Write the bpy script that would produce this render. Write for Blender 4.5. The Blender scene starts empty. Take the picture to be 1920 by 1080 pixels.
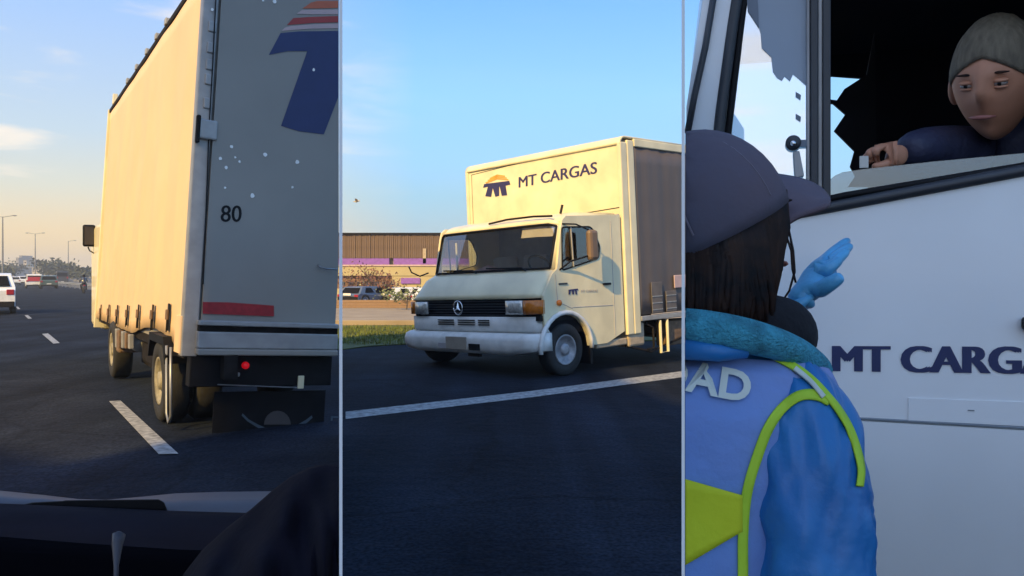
import bpy, bmesh, math, random
from mathutils import Vector, Matrix, noise
from mathutils.geometry import tessellate_polygon
from mathutils.bvhtree import BVHTree
random.seed(7)
R = math.radians
sc = bpy.context.scene
col = sc.collection
# ------------------------------------------------------------------ camera, sky, sun, exposure
EYE, FPX, CX, HY = 1.45, 1500.0, 960.0, 520.0
cam_d = bpy.data.cameras.new('camera')
cam = bpy.data.objects.new('camera', cam_d); col.objects.link(cam)
cam.location = (0, 0, EYE); cam.rotation_euler = (R(90), 0, 0)
cam_d.sensor_width = 36; cam_d.lens = 36 * FPX / 1920; cam_d.shift_y = -20 / 1920
cam_d.clip_start = .02; cam_d.clip_end = 6000
sc.camera = cam
SUNH = Vector((-.5, -.866, 0)).normalized(); ELEV = R(32)
sun_dir = Vector((SUNH.x * math.cos(ELEV), SUNH.y * math.cos(ELEV), math.sin(ELEV)))
sd = bpy.data.lights.new('sun', 'SUN'); sd.energy = 5.0; sd.angle = R(.5); sd.color = (1, .66, .20)
so = bpy.data.objects.new('sun', sd); col.objects.link(so)
so.rotation_euler = sun_dir.to_track_quat('Z', 'Y').to_euler()
w = bpy.data.worlds.new('World'); sc.world = w; w.use_nodes = True
nt = w.node_tree; N = nt.nodes; LK = nt.links
bg = N['Background']; bg.inputs[1].default_value = .1
def mathn(op, a, b=None, clamp=False):
    n = N.new('ShaderNodeMath'); n.operation = op; n.use_clamp = clamp
    for i, v in enumerate((a, b)):
        if v is None: continue
        if isinstance(v, (int, float)): n.inputs[i].default_value = v
        else: LK.new(v, n.inputs[i])
    return n.outputs[0]
def ramp(fac, stops, interp='EASE'):
    n = N.new('ShaderNodeValToRGB'); n.color_ramp.interpolation = interp
    e = n.color_ramp.elements
    while len(e) < len(stops): e.new(.5)
    for q, (p, c) in zip(e, stops): q.position = p; q.color = (*c, 1)
    LK.new(fac, n.inputs[0]); return n.outputs[0]
def mixc(fac, a, b, mode='MIX'):
    n = N.new('ShaderNodeMix'); n.data_type = 'RGBA'; n.blend_type = mode
    if isinstance(fac, (int, float)): n.inputs[0].default_value = fac
    else: LK.new(fac, n.inputs[0])
    for i, v in ((6, a), (7, b)):
        if isinstance(v, tuple): n.inputs[i].default_value = (*v, 1)
        else: LK.new(v, n.inputs[i])
    return n.outputs[2]
tc = N.new('ShaderNodeTexCoord'); sep = N.new('ShaderNodeSeparateXYZ'); LK.new(tc.outputs['Generated'], sep.inputs[0])
zz = mathn('MAXIMUM', sep.outputs[2], 0.0)
hl = mathn('SQRT', mathn('ADD', mathn('MULTIPLY', sep.outputs[0], sep.outputs[0]), mathn('MULTIPLY', sep.outputs[1], sep.outputs[1])))
ax = mathn('DIVIDE', sep.outputs[0], hl)
left = ramp(zz, [(0, (.95, .66, .30)), (.05, (.86, .65, .36)), (.10, (.66, .66, .56)), (.16, (.50, .62, .72)), (.32, (.30, .50, .88)), (1, (.10, .25, .62))], 'LINEAR')
mid = ramp(zz, [(0, (.50, .60, .62)), (.06, (.38, .56, .66)), (.10, (.32, .58, .76)), (.14, (.31, .61, .93)), (.22, (.28, .60, .98)), (.33, (.18, .46, .95)), (1, (.07, .23, .65))], 'LINEAR')
fl = mathn('MULTIPLY', mathn('ADD', ax, .12), -5.0, True)
skyc = mixc(fl, mid, left)
# broad warm brightening of the sky on the sun's side
dotn = N.new('ShaderNodeVectorMath'); dotn.operation = 'DOT_PRODUCT'; LK.new(tc.outputs['Generated'], dotn.inputs[0]); dotn.inputs[1].default_value = sun_dir
glow = mathn('POWER', mathn('MAXIMUM', dotn.outputs['Value'], 0.0), 2.5)
skyc = mixc(mathn('MULTIPLY', glow, .5), skyc, (1.2, 1.4, 1.75))
# wispy clouds
mp = N.new('ShaderNodeMapping'); mp.inputs['Scale'].default_value = (3.2, 3.2, 19); LK.new(tc.outputs['Generated'], mp.inputs[0])
nz = N.new('ShaderNodeTexNoise'); nz.inputs['Scale'].default_value = 1.25; nz.inputs['Detail'].default_value = 6; nz.inputs['Roughness'].default_value = .52
nz.inputs['Distortion'].default_value = .4; LK.new(mp.outputs[0], nz.inputs[0])
cl = ramp(nz.outputs[0], [(.50, (0, 0, 0)), (.66, (1, 1, 1))])
band = mathn('MULTIPLY', mathn('SUBTRACT', 1.0, mathn('MULTIPLY', zz, 1.4), True), mathn('ADD', mathn('MULTIPLY', fl, .9), .015))
skyc = mixc(mathn('MULTIPLY', cl, band), skyc, (1.0, .86, .70))
nish = N.new('ShaderNodeTexSky'); nish.sky_type = 'NISHITA'; nish.sun_disc = False; nish.sun_elevation = ELEV
nish.sun_rotation = math.atan2(sun_dir.x, sun_dir.y)
sc10 = N.new('ShaderNodeVectorMath'); sc10.operation = 'SCALE'; sc10.inputs['Scale'].default_value = 10; LK.new(skyc, sc10.inputs[0])
LK.new(mixc(.1, sc10.outputs[0], nish.outputs[0]), bg.inputs[0])
sc.view_settings.view_transform = 'Standard'; sc.view_settings.look = 'None'
sc.view_settings.gamma = 1; sc.view_settings.use_curve_mapping = False; sc.view_settings.exposure = .38

# ------------------------------------------------------------------ helpers
def px(x, y, Y):
    """point seen at picture position x, y at distance Y"""
    return Vector(((x - CX) / FPX * Y, Y, EYE - (y - HY) / FPX * Y))
def ray(x, y): return Vector(((x - CX) / FPX, 1, -(y - HY) / FPX))
def hit(x, y, P, n):
    o = Vector((0, 0, EYE)); r = ray(x, y)
    return o + r * ((P - o).dot(n) / r.dot(n))
def gnd(x, y, z=0.0): return hit(x, y, Vector((0, 0, z)), Vector((0, 0, 1)))
class Fr:
    def __init__(s, o, yaw=0, about=None, deg=0, rolldeg=0):
        s.o = Vector(o); c, k = math.cos(yaw), math.sin(yaw)
        s.U = Vector((k, c, 0)); s.V = Vector((c, -k, 0)); s.W = Vector((0, 0, 1))
        if rolldeg: 
            m = Matrix.Rotation(R(rolldeg), 3, s.U); s.V = m @ s.V; s.W = m @ s.W
        if deg:
            m = Matrix.Rotation(R(deg), 3, about); s.U = m @ s.U; s.V = m @ s.V; s.W = m @ s.W
    def pt(s, u, v, w): return s.o + s.U * u + s.V * v + s.W * w
    def loc(s, p): d = p - s.o; return Vector((d.dot(s.U), d.dot(s.V), d.dot(s.W)))
    def on(s, x, y, axis, val):
        n = (s.U, s.V, s.W)['uvw'.index(axis)]
        return hit(x, y, s.o + n * val, n)
    def lon(s, x, y, axis, val): return s.loc(s.on(x, y, axis, val))
WF = Fr((0, 0, 0), 0)      # world frame: U=+Y, V=+X
def mat(name, c, rough=.6, metal=0, noise_amt=.12, scale=6, bump=0, c2=None, spec=.5, emit=None, estr=0, coat=0, stretch=None):
    m = bpy.data.materials.new(name); m.use_nodes = True; t = m.node_tree; b = t.nodes['Principled BSDF']
    b.inputs['Roughness'].default_value = rough; b.inputs['Metallic'].default_value = metal
    b.inputs['Specular IOR Level'].default_value = spec; b.inputs['Coat Weight'].default_value = coat
    co = t.nodes.new('ShaderNodeTexCoord'); n = t.nodes.new('ShaderNodeTexNoise')
    n.inputs['Scale'].default_value = scale; n.inputs['Detail'].default_value = 8
    if stretch:
        mpn = t.nodes.new('ShaderNodeMapping'); mpn.inputs['Scale'].default_value = stretch
        t.links.new(co.outputs['Object'], mpn.inputs[0]); t.links.new(mpn.outputs[0], n.inputs[0])
    else: t.links.new(co.outputs['Object'], n.inputs[0])
    rp = t.nodes.new('ShaderNodeValToRGB'); e = rp.color_ramp.elements
    e[0].position = .32; e[1].position = .68
    lo = c2 if c2 else tuple(max(0, q * (1 - noise_amt)) for q in c)
    hi = c if c2 else tuple(min(1, q * (1 + noise_amt * .6)) for q in c)
    e[0].color = (*lo, 1); e[1].color = (*hi, 1)
    t.links.new(n.outputs[0], rp.inputs[0]); t.links.new(rp.outputs[0], b.inputs['Base Color'])
    if bump:
        bp = t.nodes.new('ShaderNodeBump'); bp.inputs['Strength'].default_value = bump; bp.inputs['Distance'].default_value = .02
        n2 = t.nodes.new('ShaderNodeTexNoise'); n2.inputs['Scale'].default_value = scale * 6; n2.inputs['Detail'].default_value = 6
        t.links.new(co.outputs['Object'], n2.inputs[0]); t.links.new(n2.outputs[0], bp.inputs['Height']); t.links.new(bp.outputs[0], b.inputs['Normal'])
    if emit: b.inputs['Emission Color'].default_value = (*emit, 1); b.inputs['Emission Strength'].default_value = estr
    return m
def glass(name, tint, refl=.12, trans=.85, rough=.02):
    m = bpy.data.materials.new(name); m.use_nodes = True; t = m.node_tree; t.nodes.remove(t.nodes['Principled BSDF'])
    o = t.nodes['Material Output']; tr = t.nodes.new('ShaderNodeBsdfTransparent'); tr.inputs[0].default_value = (*[q * trans for q in tint], 1)
    g = t.nodes.new('ShaderNodeBsdfGlossy'); g.inputs['Roughness'].default_value = rough; g.inputs[0].default_value = (.95, .97, 1, 1)
    fr = t.nodes.new('ShaderNodeFresnel'); fr.inputs[0].default_value = 1.5
    ad = t.nodes.new('ShaderNodeMath'); ad.inputs[1].default_value = refl; ad.use_clamp = True; t.links.new(fr.outputs[0], ad.inputs[0])
    mx = t.nodes.new('ShaderNodeMixShader'); t.links.new(ad.outputs[0], mx.inputs[0]); t.links.new(tr.outputs[0], mx.inputs[1]); t.links.new(g.outputs[0], mx.inputs[2])
    t.links.new(mx.outputs[0], o.inputs[0]); return m
class MB:
    def __init__(s): s.v = []; s.f = []
    def add(s, v, f):
        k = len(s.v); s.v += [Vector(q) for q in v]; s.f += [tuple(i + k for i in q) for q in f]; return s
    def box(s, fr, u, v, w):
        p = [fr.pt(a, b, c) for a in u for b in v for c in w]
        return s.add(p, [(0, 1, 3, 2), (4, 6, 7, 5), (0, 4, 5, 1), (2, 3, 7, 6), (0, 2, 6, 4), (1, 5, 7, 3)])
    def hexa(s, q0, q1):
        p = list(q0) + list(q1); n = len(q0)
        return s.add(p, [tuple(range(n))[::-1], tuple(range(n, 2 * n))] + [(i, (i + 1) % n, n + (i + 1) % n, n + i) for i in range(n)])
    def plate(s, outer, holes=(), th=Vector((0, 0, .01))):
        loops = [list(map(Vector, outer))] + [list(map(Vector, h)) for h in holes]
        pts = [p for l in loops for p in l]; tris = tessellate_polygon(loops); n = len(pts)
        f = [tuple(t) for t in tris] + [tuple(i + n for i in t[::-1]) for t in tris]; k = 0
        for l in loops:
            m = len(l)
            for i in range(m): a, b = k + i, k + (i + 1) % m; f.append((a, b, b + n, a + n))
            k += m
        return s.add(pts + [p + th for p in pts], f)
    def loft(s, rings, cap=True, closed=True):
        n = len(rings[0]); v = [p for r in rings for p in r]; f = []
        for j in range(len(rings) - 1):
            for i in range(n if closed else n - 1):
                a, b = j * n + i, j * n + (i + 1) % n; f.append((a, b, b + n, a + n))
        if cap and closed: f.append(tuple(range(n))[::-1]); f.append(tuple(range((len(rings) - 1) * n, len(rings) * n)))
        return s.add(v, f)
    def tube(s, pts, r, seg=8):
        pts = [Vector(p) for p in pts]; rings = []
        for i, p in enumerate(pts):
            d = (pts[min(i + 1, len(pts) - 1)] - pts[max(i - 1, 0)]).normalized()
            a = d.orthogonal().normalized() if i == 0 else (pa - d * pa.dot(d)).normalized(); pa = a
            b = d.cross(a); rr = r[i] if isinstance(r, (list, tuple)) else r
            rings.append([p + (a * math.cos(t) + b * math.sin(t)) * rr for t in [2 * math.pi * k / seg for k in range(seg)]])
        return s.loft(rings)
    def lathe(s, c, ax, prof, seg=28):
        c = Vector(c); ax = Vector(ax).normalized(); a = ax.orthogonal().normalized(); b = ax.cross(a)
        return s.loft([[c + ax * h + (a * math.cos(t) + b * math.sin(t)) * r for t in [2 * math.pi * k / seg for k in range(seg)]] for r, h in prof])
    def ell(s, c, ra, rb, rc, seg=16, rings=10):
        """ellipsoid with half-axis vectors ra, rb, rc (rc polar)"""
        c = Vector(c); rr = []
        for j in range(rings + 1):
            ph = math.pi * (j + .02) / (rings + .04) ; z = math.cos(ph); q = math.sin(ph)
            rr.append([c + ra * (q * math.cos(t)) + rb * (q * math.sin(t)) + rc * z for t in [2 * math.pi * k / seg for k in range(seg)]])
        return s.loft(rr)
    def build(s, name, m, parent=None, smooth=False, bevel=0, sub=0, kind=None):
        me = bpy.data.meshes.new(name); base = parent_loc(parent)
        me.from_pydata([p - base for p in s.v], [], s.f); me.validate(); me.update()
        bm = bmesh.new(); bm.from_mesh(me); bmesh.ops.recalc_face_normals(bm, faces=bm.faces); bm.to_mesh(me); bm.free()
        if smooth:
            for p in me.polygons: p.use_smooth = True
        me.materials.append(m); o = bpy.data.objects.new(name, me); col.objects.link(o)
        if parent: o.parent = parent
        if bevel:
            b = o.modifiers.new('bevel', 'BEVEL'); b.width = bevel; b.segments = 2; b.limit_method = 'ANGLE'
        if sub:
            b = o.modifiers.new('sub', 'SUBSURF'); b.levels = sub; b.render_levels = sub
        if smooth == 'auto':
            me.shade_smooth() if False else None
        if kind: o['kind'] = kind
        return o
def parent_loc(p):
    v = Vector((0, 0, 0))
    while p: v += p.location; p = p.parent
    return v
def tag(o, label, cat, group=None):
    o['label'] = label; o['category'] = cat
    if group: o['group'] = group
    return o
def thing(name, loc, label, cat, group=None):
    o = bpy.data.objects.new(name, None); o.empty_display_size = .2; col.objects.link(o); o.location = loc
    return tag(o, label, cat, group)
def copy_tree(o, parent=None):
    c = o.copy(); col.objects.link(c)
    if parent: c.parent = parent
    for ch in list(o.children): copy_tree(ch, c)
    return c
def text_mesh(s, bold=0.0, depth=.5):
    cu = bpy.data.curves.new('lettering', 'FONT'); cu.body = s; cu.offset = bold; cu.extrude = depth; cu.resolution_u = 4
    o = bpy.data.objects.new('lettering', cu); col.objects.link(o)
    dg = bpy.context.evaluated_depsgraph_get(); me = bpy.data.meshes.new_from_object(o.evaluated_get(dg))
    bpy.data.objects.remove(o)
    v = [Vector(q.co) for q in me.vertices]; f = [tuple(p.vertices) for p in me.polygons]
    x0 = min(q.x for q in v); x1 = max(q.x for q in v); y0 = min(q.y for q in v); y1 = max(q.y for q in v); z0 = min(q.z for q in v); z1 = max(q.z for q in v)
    bpy.data.meshes.remove(me)
    return [Vector(((q.x - x0) / (x1 - x0), (q.y - y0) / (y1 - y0), (q.z - z0) / max(1e-6, z1 - z0))) for q in v], f
def lettering(s, bl, br, tl, nrm, m, parent, bold=0.0, th=.003, name='lettering'):
    """text filling the parallelogram bottom-left, bottom-right, top-left; nrm points at the reader"""
    v, f = text_mesh(s, 0); bl, br, tl = Vector(bl), Vector(br), Vector(tl); b = MB(); du = (br - bl).normalized() * (tl - bl).length * bold * 3
    for k in ((-1, 0, 1) if bold else (0,)):   # heavier strokes: the letter repeated a hair apart, each a little prouder
        b.add([bl + (br - bl) * q.x + (tl - bl) * q.y + du * k + nrm * (.0004 + q.z * (th + .0002 * (k + 1))) for q in v], f)
    o = b.build(name, m, parent); o['kind'] = 'stuff' if False else 'print'; del o['kind']; return o
def decal(fr, axis, val, poly, m, name, parent, out, th=.003):
    """flat printed shape given by picture positions, lying on the plane axis=val of a frame"""
    P = [fr.on(x, y, axis, val) + out * .001 for x, y in poly]
    return MB().plate(P, (), out * th).build(name, m, parent)
def rr(pts, r=.12, n=4):
    """round the corners of a 3D polygon"""
    out = []; k = len(pts)
    for i in range(k):
        p, a, b = pts[i], pts[i - 1], pts[(i + 1) % k]
        da = (a - p); db = (b - p); q = min(r, da.length * .45, db.length * .45)
        A = p + da.normalized() * q; B_ = p + db.normalized() * q
        for j in range(n + 1):
            t = j / n; out.append(A * (1 - t) ** 2 + p * 2 * t * (1 - t) + B_ * t * t)
    return out
def inset(pts, d):
    c = sum(pts, Vector()) / len(pts)
    return [p + (c - p).normalized() * d for p in pts]
def apply_clip(o, co, no, fill=True):
    dg = bpy.context.evaluated_depsgraph_get(); me = bpy.data.meshes.new_from_object(o.evaluated_get(dg))
    off = parent_loc(o); bm = bmesh.new(); bm.from_mesh(me)
    g = bm.verts[:] + bm.edges[:] + bm.faces[:]
    r = bmesh.ops.bisect_plane(bm, geom=g, plane_co=co - off, plane_no=no, clear_inner=True)
    if fill:
        ed = [e for e in r['geom_cut'] if isinstance(e, bmesh.types.BMEdge)]
        if ed: bmesh.ops.holes_fill(bm, edges=ed, sides=0)
    bm.to_mesh(me); bm.free(); o.modifiers.clear(); o.data = me
def wheel(parent, c, ax, rad, wid, rimm, tyrem, out=1, bolts=8, dual=False):
    """wheel with tyre, rim, hub and bolts; ax points outwards"""
    ax = Vector(ax).normalized(); h = wid / 2
    t = MB().lathe(c, ax, [(rad * .60, -h), (rad * .93, -h), (rad, -h * .72), (rad * .985, 0), (rad, h * .72), (rad * .93, h), (rad * .64, h * 1.02), (rad * .585, h * .8), (rad * .585, -h)], 36).build('wheel', tyrem, parent, smooth=True)
    r = MB().lathe(c, ax, [(rad * .60, h * .70), (rad * .58, h * .98), (rad * .52, h * .86), (rad * .46, h * .30), (rad * .24, h * .42), (rad * .22, h * .92), (rad * .12, h * 1.0), (.001, h * 1.0)], 28)
    r = r.build('rim', rimm, t, smooth=True)
    a = ax.orthogonal().normalized(); b = ax.cross(a); q = MB(); hl_ = MB()
    for k in range(bolts):
        th = 2 * math.pi * k / bolts; d = a * math.cos(th) + b * math.sin(th)
        q.lathe(Vector(c) + d * rad * .31, ax, [(rad * .035, h * .3), (rad * .035, h * .62), (.001, h * .64)], 6)
        d = a * math.cos(th + .39) + b * math.sin(th + .39)
        hl_.lathe(Vector(c) + d * rad * .40, ax, [(rad * .055, h * .25), (rad * .055, h * .47), (.001, h * .47)], 10)
    q.build('wheel_bolts', rimm, t); hl_.build('rim_holes', tyrem, t)
    return t

# ------------------------------------------------------------------ materials
M = {}
M['asphalt'] = mat('asphalt', (.015, .020, .032), .9, noise_amt=.35, scale=1.3, bump=.6, c2=(.009, .012, .021), spec=.08)
def rough_asphalt():
    t = M['asphalt'].node_tree; b = t.nodes['Principled BSDF']; src = b.inputs['Base Color'].links[0].from_socket
    co = t.nodes.new('ShaderNodeTexCoord')
    def nz_(scale, rot=None, st=None, det=4):
        mp = t.nodes.new('ShaderNodeMapping'); t.links.new(co.outputs['Object'], mp.inputs[0])
        if rot: mp.inputs['Rotation'].default_value = (0, 0, rot)
        if st: mp.inputs['Scale'].default_value = st
        n = t.nodes.new('ShaderNodeTexNoise'); n.inputs['Scale'].default_value = scale; n.inputs['Detail'].default_value = det; t.links.new(mp.outputs[0], n.inputs[0]); return n.outputs[0]
    def mul(col_, fac, lo, hi, p0, p1):
        r = t.nodes.new('ShaderNodeValToRGB'); e = r.color_ramp.elements; e[0].position = p0; e[1].position = p1
        e[0].color = (lo, lo, lo, 1); e[1].color = (hi, hi, hi, 1); t.links.new(fac, r.inputs[0])
        m = t.nodes.new('ShaderNodeMix'); m.data_type = 'RGBA'; m.blend_type = 'MULTIPLY'; m.inputs[0].default_value = 1
        t.links.new(col_, m.inputs[6]); t.links.new(r.outputs[0], m.inputs[7]); return m.outputs[2]
    c = mul(src, nz_(38), .55, 1.5, .35, .68)                      # aggregate
    c = mul(c, nz_(.7, R(-32.7), (2.2, .06, 1)), .72, 1.25, .38, .62)  # wheel tracks along the lanes
    c = mul(c, nz_(.35), .75, 1.15, .4, .6)
    v = t.nodes.new('ShaderNodeTexVoronoi'); v.feature = 'DISTANCE_TO_EDGE'; v.inputs['Scale'].default_value = .32
    n = t.nodes.new('ShaderNodeTexNoise'); n.inputs['Scale'].default_value = 1.2; n.inputs['Detail'].default_value = 5
    t.links.new(co.outputs['Object'], n.inputs[0]); mx = t.nodes.new('ShaderNodeMix'); mx.data_type = 'RGBA'; mx.blend_type = 'ADD'; mx.inputs[0].default_value = .6
    t.links.new(co.outputs['Object'], mx.inputs[6]); t.links.new(n.outputs[1], mx.inputs[7]); t.links.new(mx.outputs[2], v.inputs[0])
    c = mul(c, v.outputs[0], .72, 1, .003, .012)
    t.links.new(c, b.inputs['Base Color'])
rough_asphalt()
M['paint_line'] = mat('road_paint', (.40, .41, .42), .7, noise_amt=.4, scale=14, c2=(.14, .145, .15))
M['grass'] = mat('grass_ground', (.085, .10, .014), .9, scale=3, c2=(.05, .06, .012))
M['blade'] = mat('grass_blade', (.15, .19, .02), .7, scale=2, c2=(.08, .09, .02))
M['earth'] = mat('dry_ground', (.13, .12, .10), .95, scale=.4, c2=(.08, .075, .06))
M['tan'] = mat('pale_paving', (.34, .27, .18), .9, scale=.8, c2=(.26, .20, .13))
M['white'] = mat('cream_white_truck_paint', (.76, .68, .45), .36, noise_amt=.14, scale=2.2, coat=.3)
M['white2'] = mat('dusty_white_bumper_paint', (.74, .74, .72), .45, noise_amt=.16, scale=5)
M['door_white'] = mat('cab_white_paint', (.80, .82, .84), .30, noise_amt=.10, scale=1.6, coat=.35, bump=.02)
M['cream_curtain'] = mat('cream_tarpaulin', (.72, .51, .30), .55, noise_amt=.05, scale=1.3)
M['silver'] = mat('grey_rear_panel_paint', (.265, .25, .225), .5, noise_amt=.08, scale=1.0)
M['silver2'] = mat('pale_aluminium', (.32, .32, .32), .42, .2, noise_amt=.15, scale=7)
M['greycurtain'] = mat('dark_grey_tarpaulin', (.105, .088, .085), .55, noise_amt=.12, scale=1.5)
M['black'] = mat('black_plastic', (.006, .006, .008), .6, noise_amt=.3, spec=.2)
M['rubber'] = mat('tyre_rubber', (.018, .018, .019), .8, noise_amt=.3, scale=20, bump=.3)
M['gasket'] = mat('dark_window_gasket', (.03, .035, .045), .45)
M['chassis'] = mat('dirty_black_chassis', (.016, .014, .014), .85, noise_amt=.4, scale=12, spec=.15)
M['rust'] = mat('rusty_brown_metal', (.16, .10, .06), .8, noise_amt=.4, scale=14)
M['rimgrey'] = mat('dusty_steel_rim', (.34, .35, .38), .5, .3, noise_amt=.3, scale=12)
M['rimwhite'] = mat('yellowed_white_rim', (.26, .235, .17), .7, noise_amt=.4, scale=12)
M['navy'] = mat('navy_print', (.014, .026, .11), .5, noise_amt=.1)
M['navy2'] = mat('indigo_print', (.030, .028, .11), .5, noise_amt=.1)
M['red'] = mat('red_reflector', (.33, .012, .02), .35, noise_amt=.25, scale=20)
M['redprint'] = mat('red_print', (.36, .035, .03), .5)
M['coralprint'] = mat('orange_red_print', (.52, .12, .05), .5)
M['pinkprint'] = mat('pale_pink_print', (.50, .36, .36), .5)
M['orangeprint'] = mat('orange_print', (.75, .36, .05), .5)
M['paintchip'] = mat('white_paint_chip', (.85, .85, .83), .5)
M['amber'] = mat('amber_lens', (.55, .16, .015), .15, noise_amt=.2, scale=25)
M['lens'] = mat('headlamp_lens', (.62, .60, .55), .08, noise_amt=.25, scale=30, metal=.4)
M['chrome'] = mat('worn_chrome', (.65, .66, .68), .16, 1.0, noise_amt=.1)
M['steel'] = mat('brushed_steel', (.30, .31, .33), .45, .6, noise_amt=.3)
M['redlamp'] = mat('red_lit_lamp', (.5, .01, .02), .3, emit=(1, .01, .02), estr=.22)
M['glass'] = glass('windscreen_glass', (.90, .93, .93), .13, .97)
M['qglass'] = glass('quarter_glass', (.86, .93, 1), .50, .9)
M['wglass'] = glass('lowered_window_glass', (.62, .66, .70), .10, .8)
M['bird'] = mat('pale_bird', (.5, .42, .3))
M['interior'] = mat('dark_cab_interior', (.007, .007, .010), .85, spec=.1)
M['midint'] = mat('grey_cab_interior', (.42, .40, .42), .7)
M['panel'] = mat('white_partition_board', (.93, .93, .93), .5, noise_amt=.01)

# ------------------------------------------------------------------ the setting
def sheet(name, pts, z, m, kind='structure', th=.003):
    b = MB().plate([Vector((p[0], p[1], z - th)) for p in pts], (), Vector((0, 0, th)))
    return b.build(name, m, kind=kind)
sheet('ground', [(-920, -920), (920, -920), (920, 920), (-920, 920)], -.02, M['earth'])
LY = -32.7                      # heading of the motorway in the left bay
hd = Vector((math.sin(R(LY)), math.cos(R(LY)), 0)); hn = Vector((hd.y, -hd.x, 0))
def hp(t, s): p = hd * t + hn * s; return (p.x, p.y)
sheet('road', [hp(-60, -26), hp(900, -26), hp(900, 9), hp(45, 9), hp(18, 4.3), hp(-60, 4.3)], -.008, M['asphalt'])
edge = [gnd(x, y) for x, y in ((645, 656), (690, 650), (760, 646), (830, 646), (1000, 648))]
sheet('pavement', [(-7, -50), (-2.5, 8), (-6.0, 17.2)] + [(p.x, p.y) for p in edge] + [(6, 19.5), (40, 24), (60, -50)], -.001, M['asphalt'])
def mark(pts, name='lane_marking'):
    P = [gnd(x, y, .004) for x, y in pts]
    return MB().plate([p - Vector((0, 0, .003)) for p in P], (), Vector((0, 0, .003))).build(name, M['paint_line'], kind='structure')
mark([(205, 752), (226, 751), (334, 850), (298, 851)]); mark([(79, 626), (90, 625), (112, 643), (100, 644)])
mark([(46, 591), (52, 590.5), (60, 597), (53, 597.5)]); mark([(30, 575), (34, 575), (38, 579.5), (33.5, 579.5)])
mark([(648, 785), (648, 772), (1000, 732.5), (1278, 696), (1500, 668), (1500, 676), (1278, 707), (1000, 744)], 'edge_line')
sheet('grass_verge', [(-6.0, 17.22)] + [(p.x, p.y + .02) for p in edge] + [(6, 19.6), (40, 24.1), (40, 30), (-8, 23.4)], .018, M['grass'], th=.03)
b = MB()
for i in range(9000):
    x = random.uniform(-6.5, -1.2); y = random.uniform(16.6, 23.2)
    a = random.uniform(0, 6.28); h = random.uniform(.03, .10); q = Vector((math.cos(a), math.sin(a), 0)) * .012
    if y < 16.9 + random.random() * .4: continue
    p = Vector((x, y, .017)); b.add([p - q, p + q, p + Vector((random.uniform(-.03, .03), random.uniform(-.03, .03), h))], [(0, 1, 2)])
b.build('grass', M['blade'], kind='stuff')
sheet('forecourt', [(-8, 23.3), (40, 30), (60, 60), (60, 75), (-32, 75), (-15, 40)], -.006, M['tan'])
# low kerb wall before the forecourt
MB().box(WF, (24.0, 24.25), (-8, 2), (0, .16)).build('kerb', M['tan'], kind='structure', bevel=.02)

# ------------------------------------------------------------------ two white partition boards between the three bays
def board(x0, x1, Y0, Y1, h, label):
    h = 2.0
    a = Vector(((x0 - CX) / FPX * Y0, Y0, 0)); b_ = Vector(((x1 - CX) / FPX * Y0, Y0, 0))
    d = Vector((((x0 + x1) / 2 - CX) / FPX, 1, 0)) * (Y1 - Y0)
    o = MB().hexa([a, b_, b_ + d, a + d], [p + Vector((0, 0, h)) for p in (a, b_, b_ + d, a + d)]).build('partition_board', M['panel'])
    return tag(o, label, 'partition', 'thin white partition boards')
board(636, 642, .70, 7.35, 4.3, 'thin white upright board between the motorway bay and the parked truck bay')
board(1278, 1284, .60, 1.80, 2.4, 'thin white upright board beside the woman in the blue cap')

# ------------------------------------------------------------------ LEFT BAY: curtain-side truck from behind
AL = gnd(300, 790); LT = Fr(AL, R(LY), rolldeg=0)
BL_ = Fr(AL, R(LY), rolldeg=3.4)      # the body leans a little on its springs
tr = thing('curtain_side_truck', AL, 'tall grey-backed truck with cream curtain side driving ahead on the motorway', 'truck')
rear = BL_.lon(367, 330, 'v', 0).x; front = 6.55; top = 4.32; wcut = None
def LW(w): # right limit of the truck body at the partition board
    p = BL_.on(634.5, 500, 'u', rear); return BL_.loc(p).y
VR = LW(0) - .015
floor_w = .80
# curtain: gently rippled sheet
nu, nw = 60, 22; rings = []
for i in range(nu + 1):
    u = rear + .05 + (front - rear - .05) * i / nu; r_ = []
    wb = .76 + (.26 * math.sin(max(0, min(1, (u - rear) / 3.2)) * math.pi) if u < 3.2 + rear else 0) * .55 
    for j in range(nw + 1):
        wv = wb + (top - .07 - wb) * j / nw; e = math.sin(math.pi * j / nw)
        off = .012 * math.sin(u * 5.2 + .4 * math.sin(wv * 2)) * e + .008 * math.sin(u * 13 + wv) * (1 - j / nw) + .014 * noise.noise(Vector((u * 1.3, wv * .8, 0)))
        r_.append(BL_.pt(u, -.012 + off, wv))
    rings.append(r_)
b = MB(); b.loft(rings, cap=False, closed=False)
o = b.build('curtain', M['cream_curtain'], tr, smooth=True); md = o.modifiers.new('s', 'SOLIDIFY'); md.thickness = .006
MB().box(BL_, (rear + .02, front - .02), (.03, VR), (floor_w, top - .05)).build('load_box', M['silver'], tr)
MB().box(BL_, (rear, front), (-.03, .06), (top - .06, top + .01)).build('roof_rail', M['chassis'], tr, bevel=.01)
MB().box(BL_, (rear, front), (.0, VR), (top + .01, top + .045)).build('roof', M['white2'], tr, bevel=.01)
for k, (x, y) in enumerate(((245, 130), (281, 85), (218, 180), (262, 108), (300, 55), (319, 22))):
    p = BL_.lon(x, y, 'v', 0)
    MB().box(BL_, (p.x - .05, p.x + .05), (-.05, .02), (top - .02, top + (.055 if k != 2 else .15))).build('roof_bracket', M['white'] if k == 2 else M['silver2'], tr, bevel=.008)
MB().box(BL_, (front - .05, front), (-.05, .12), (.6, top)).build('front_corner_post', M['white'], tr, bevel=.01)
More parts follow.
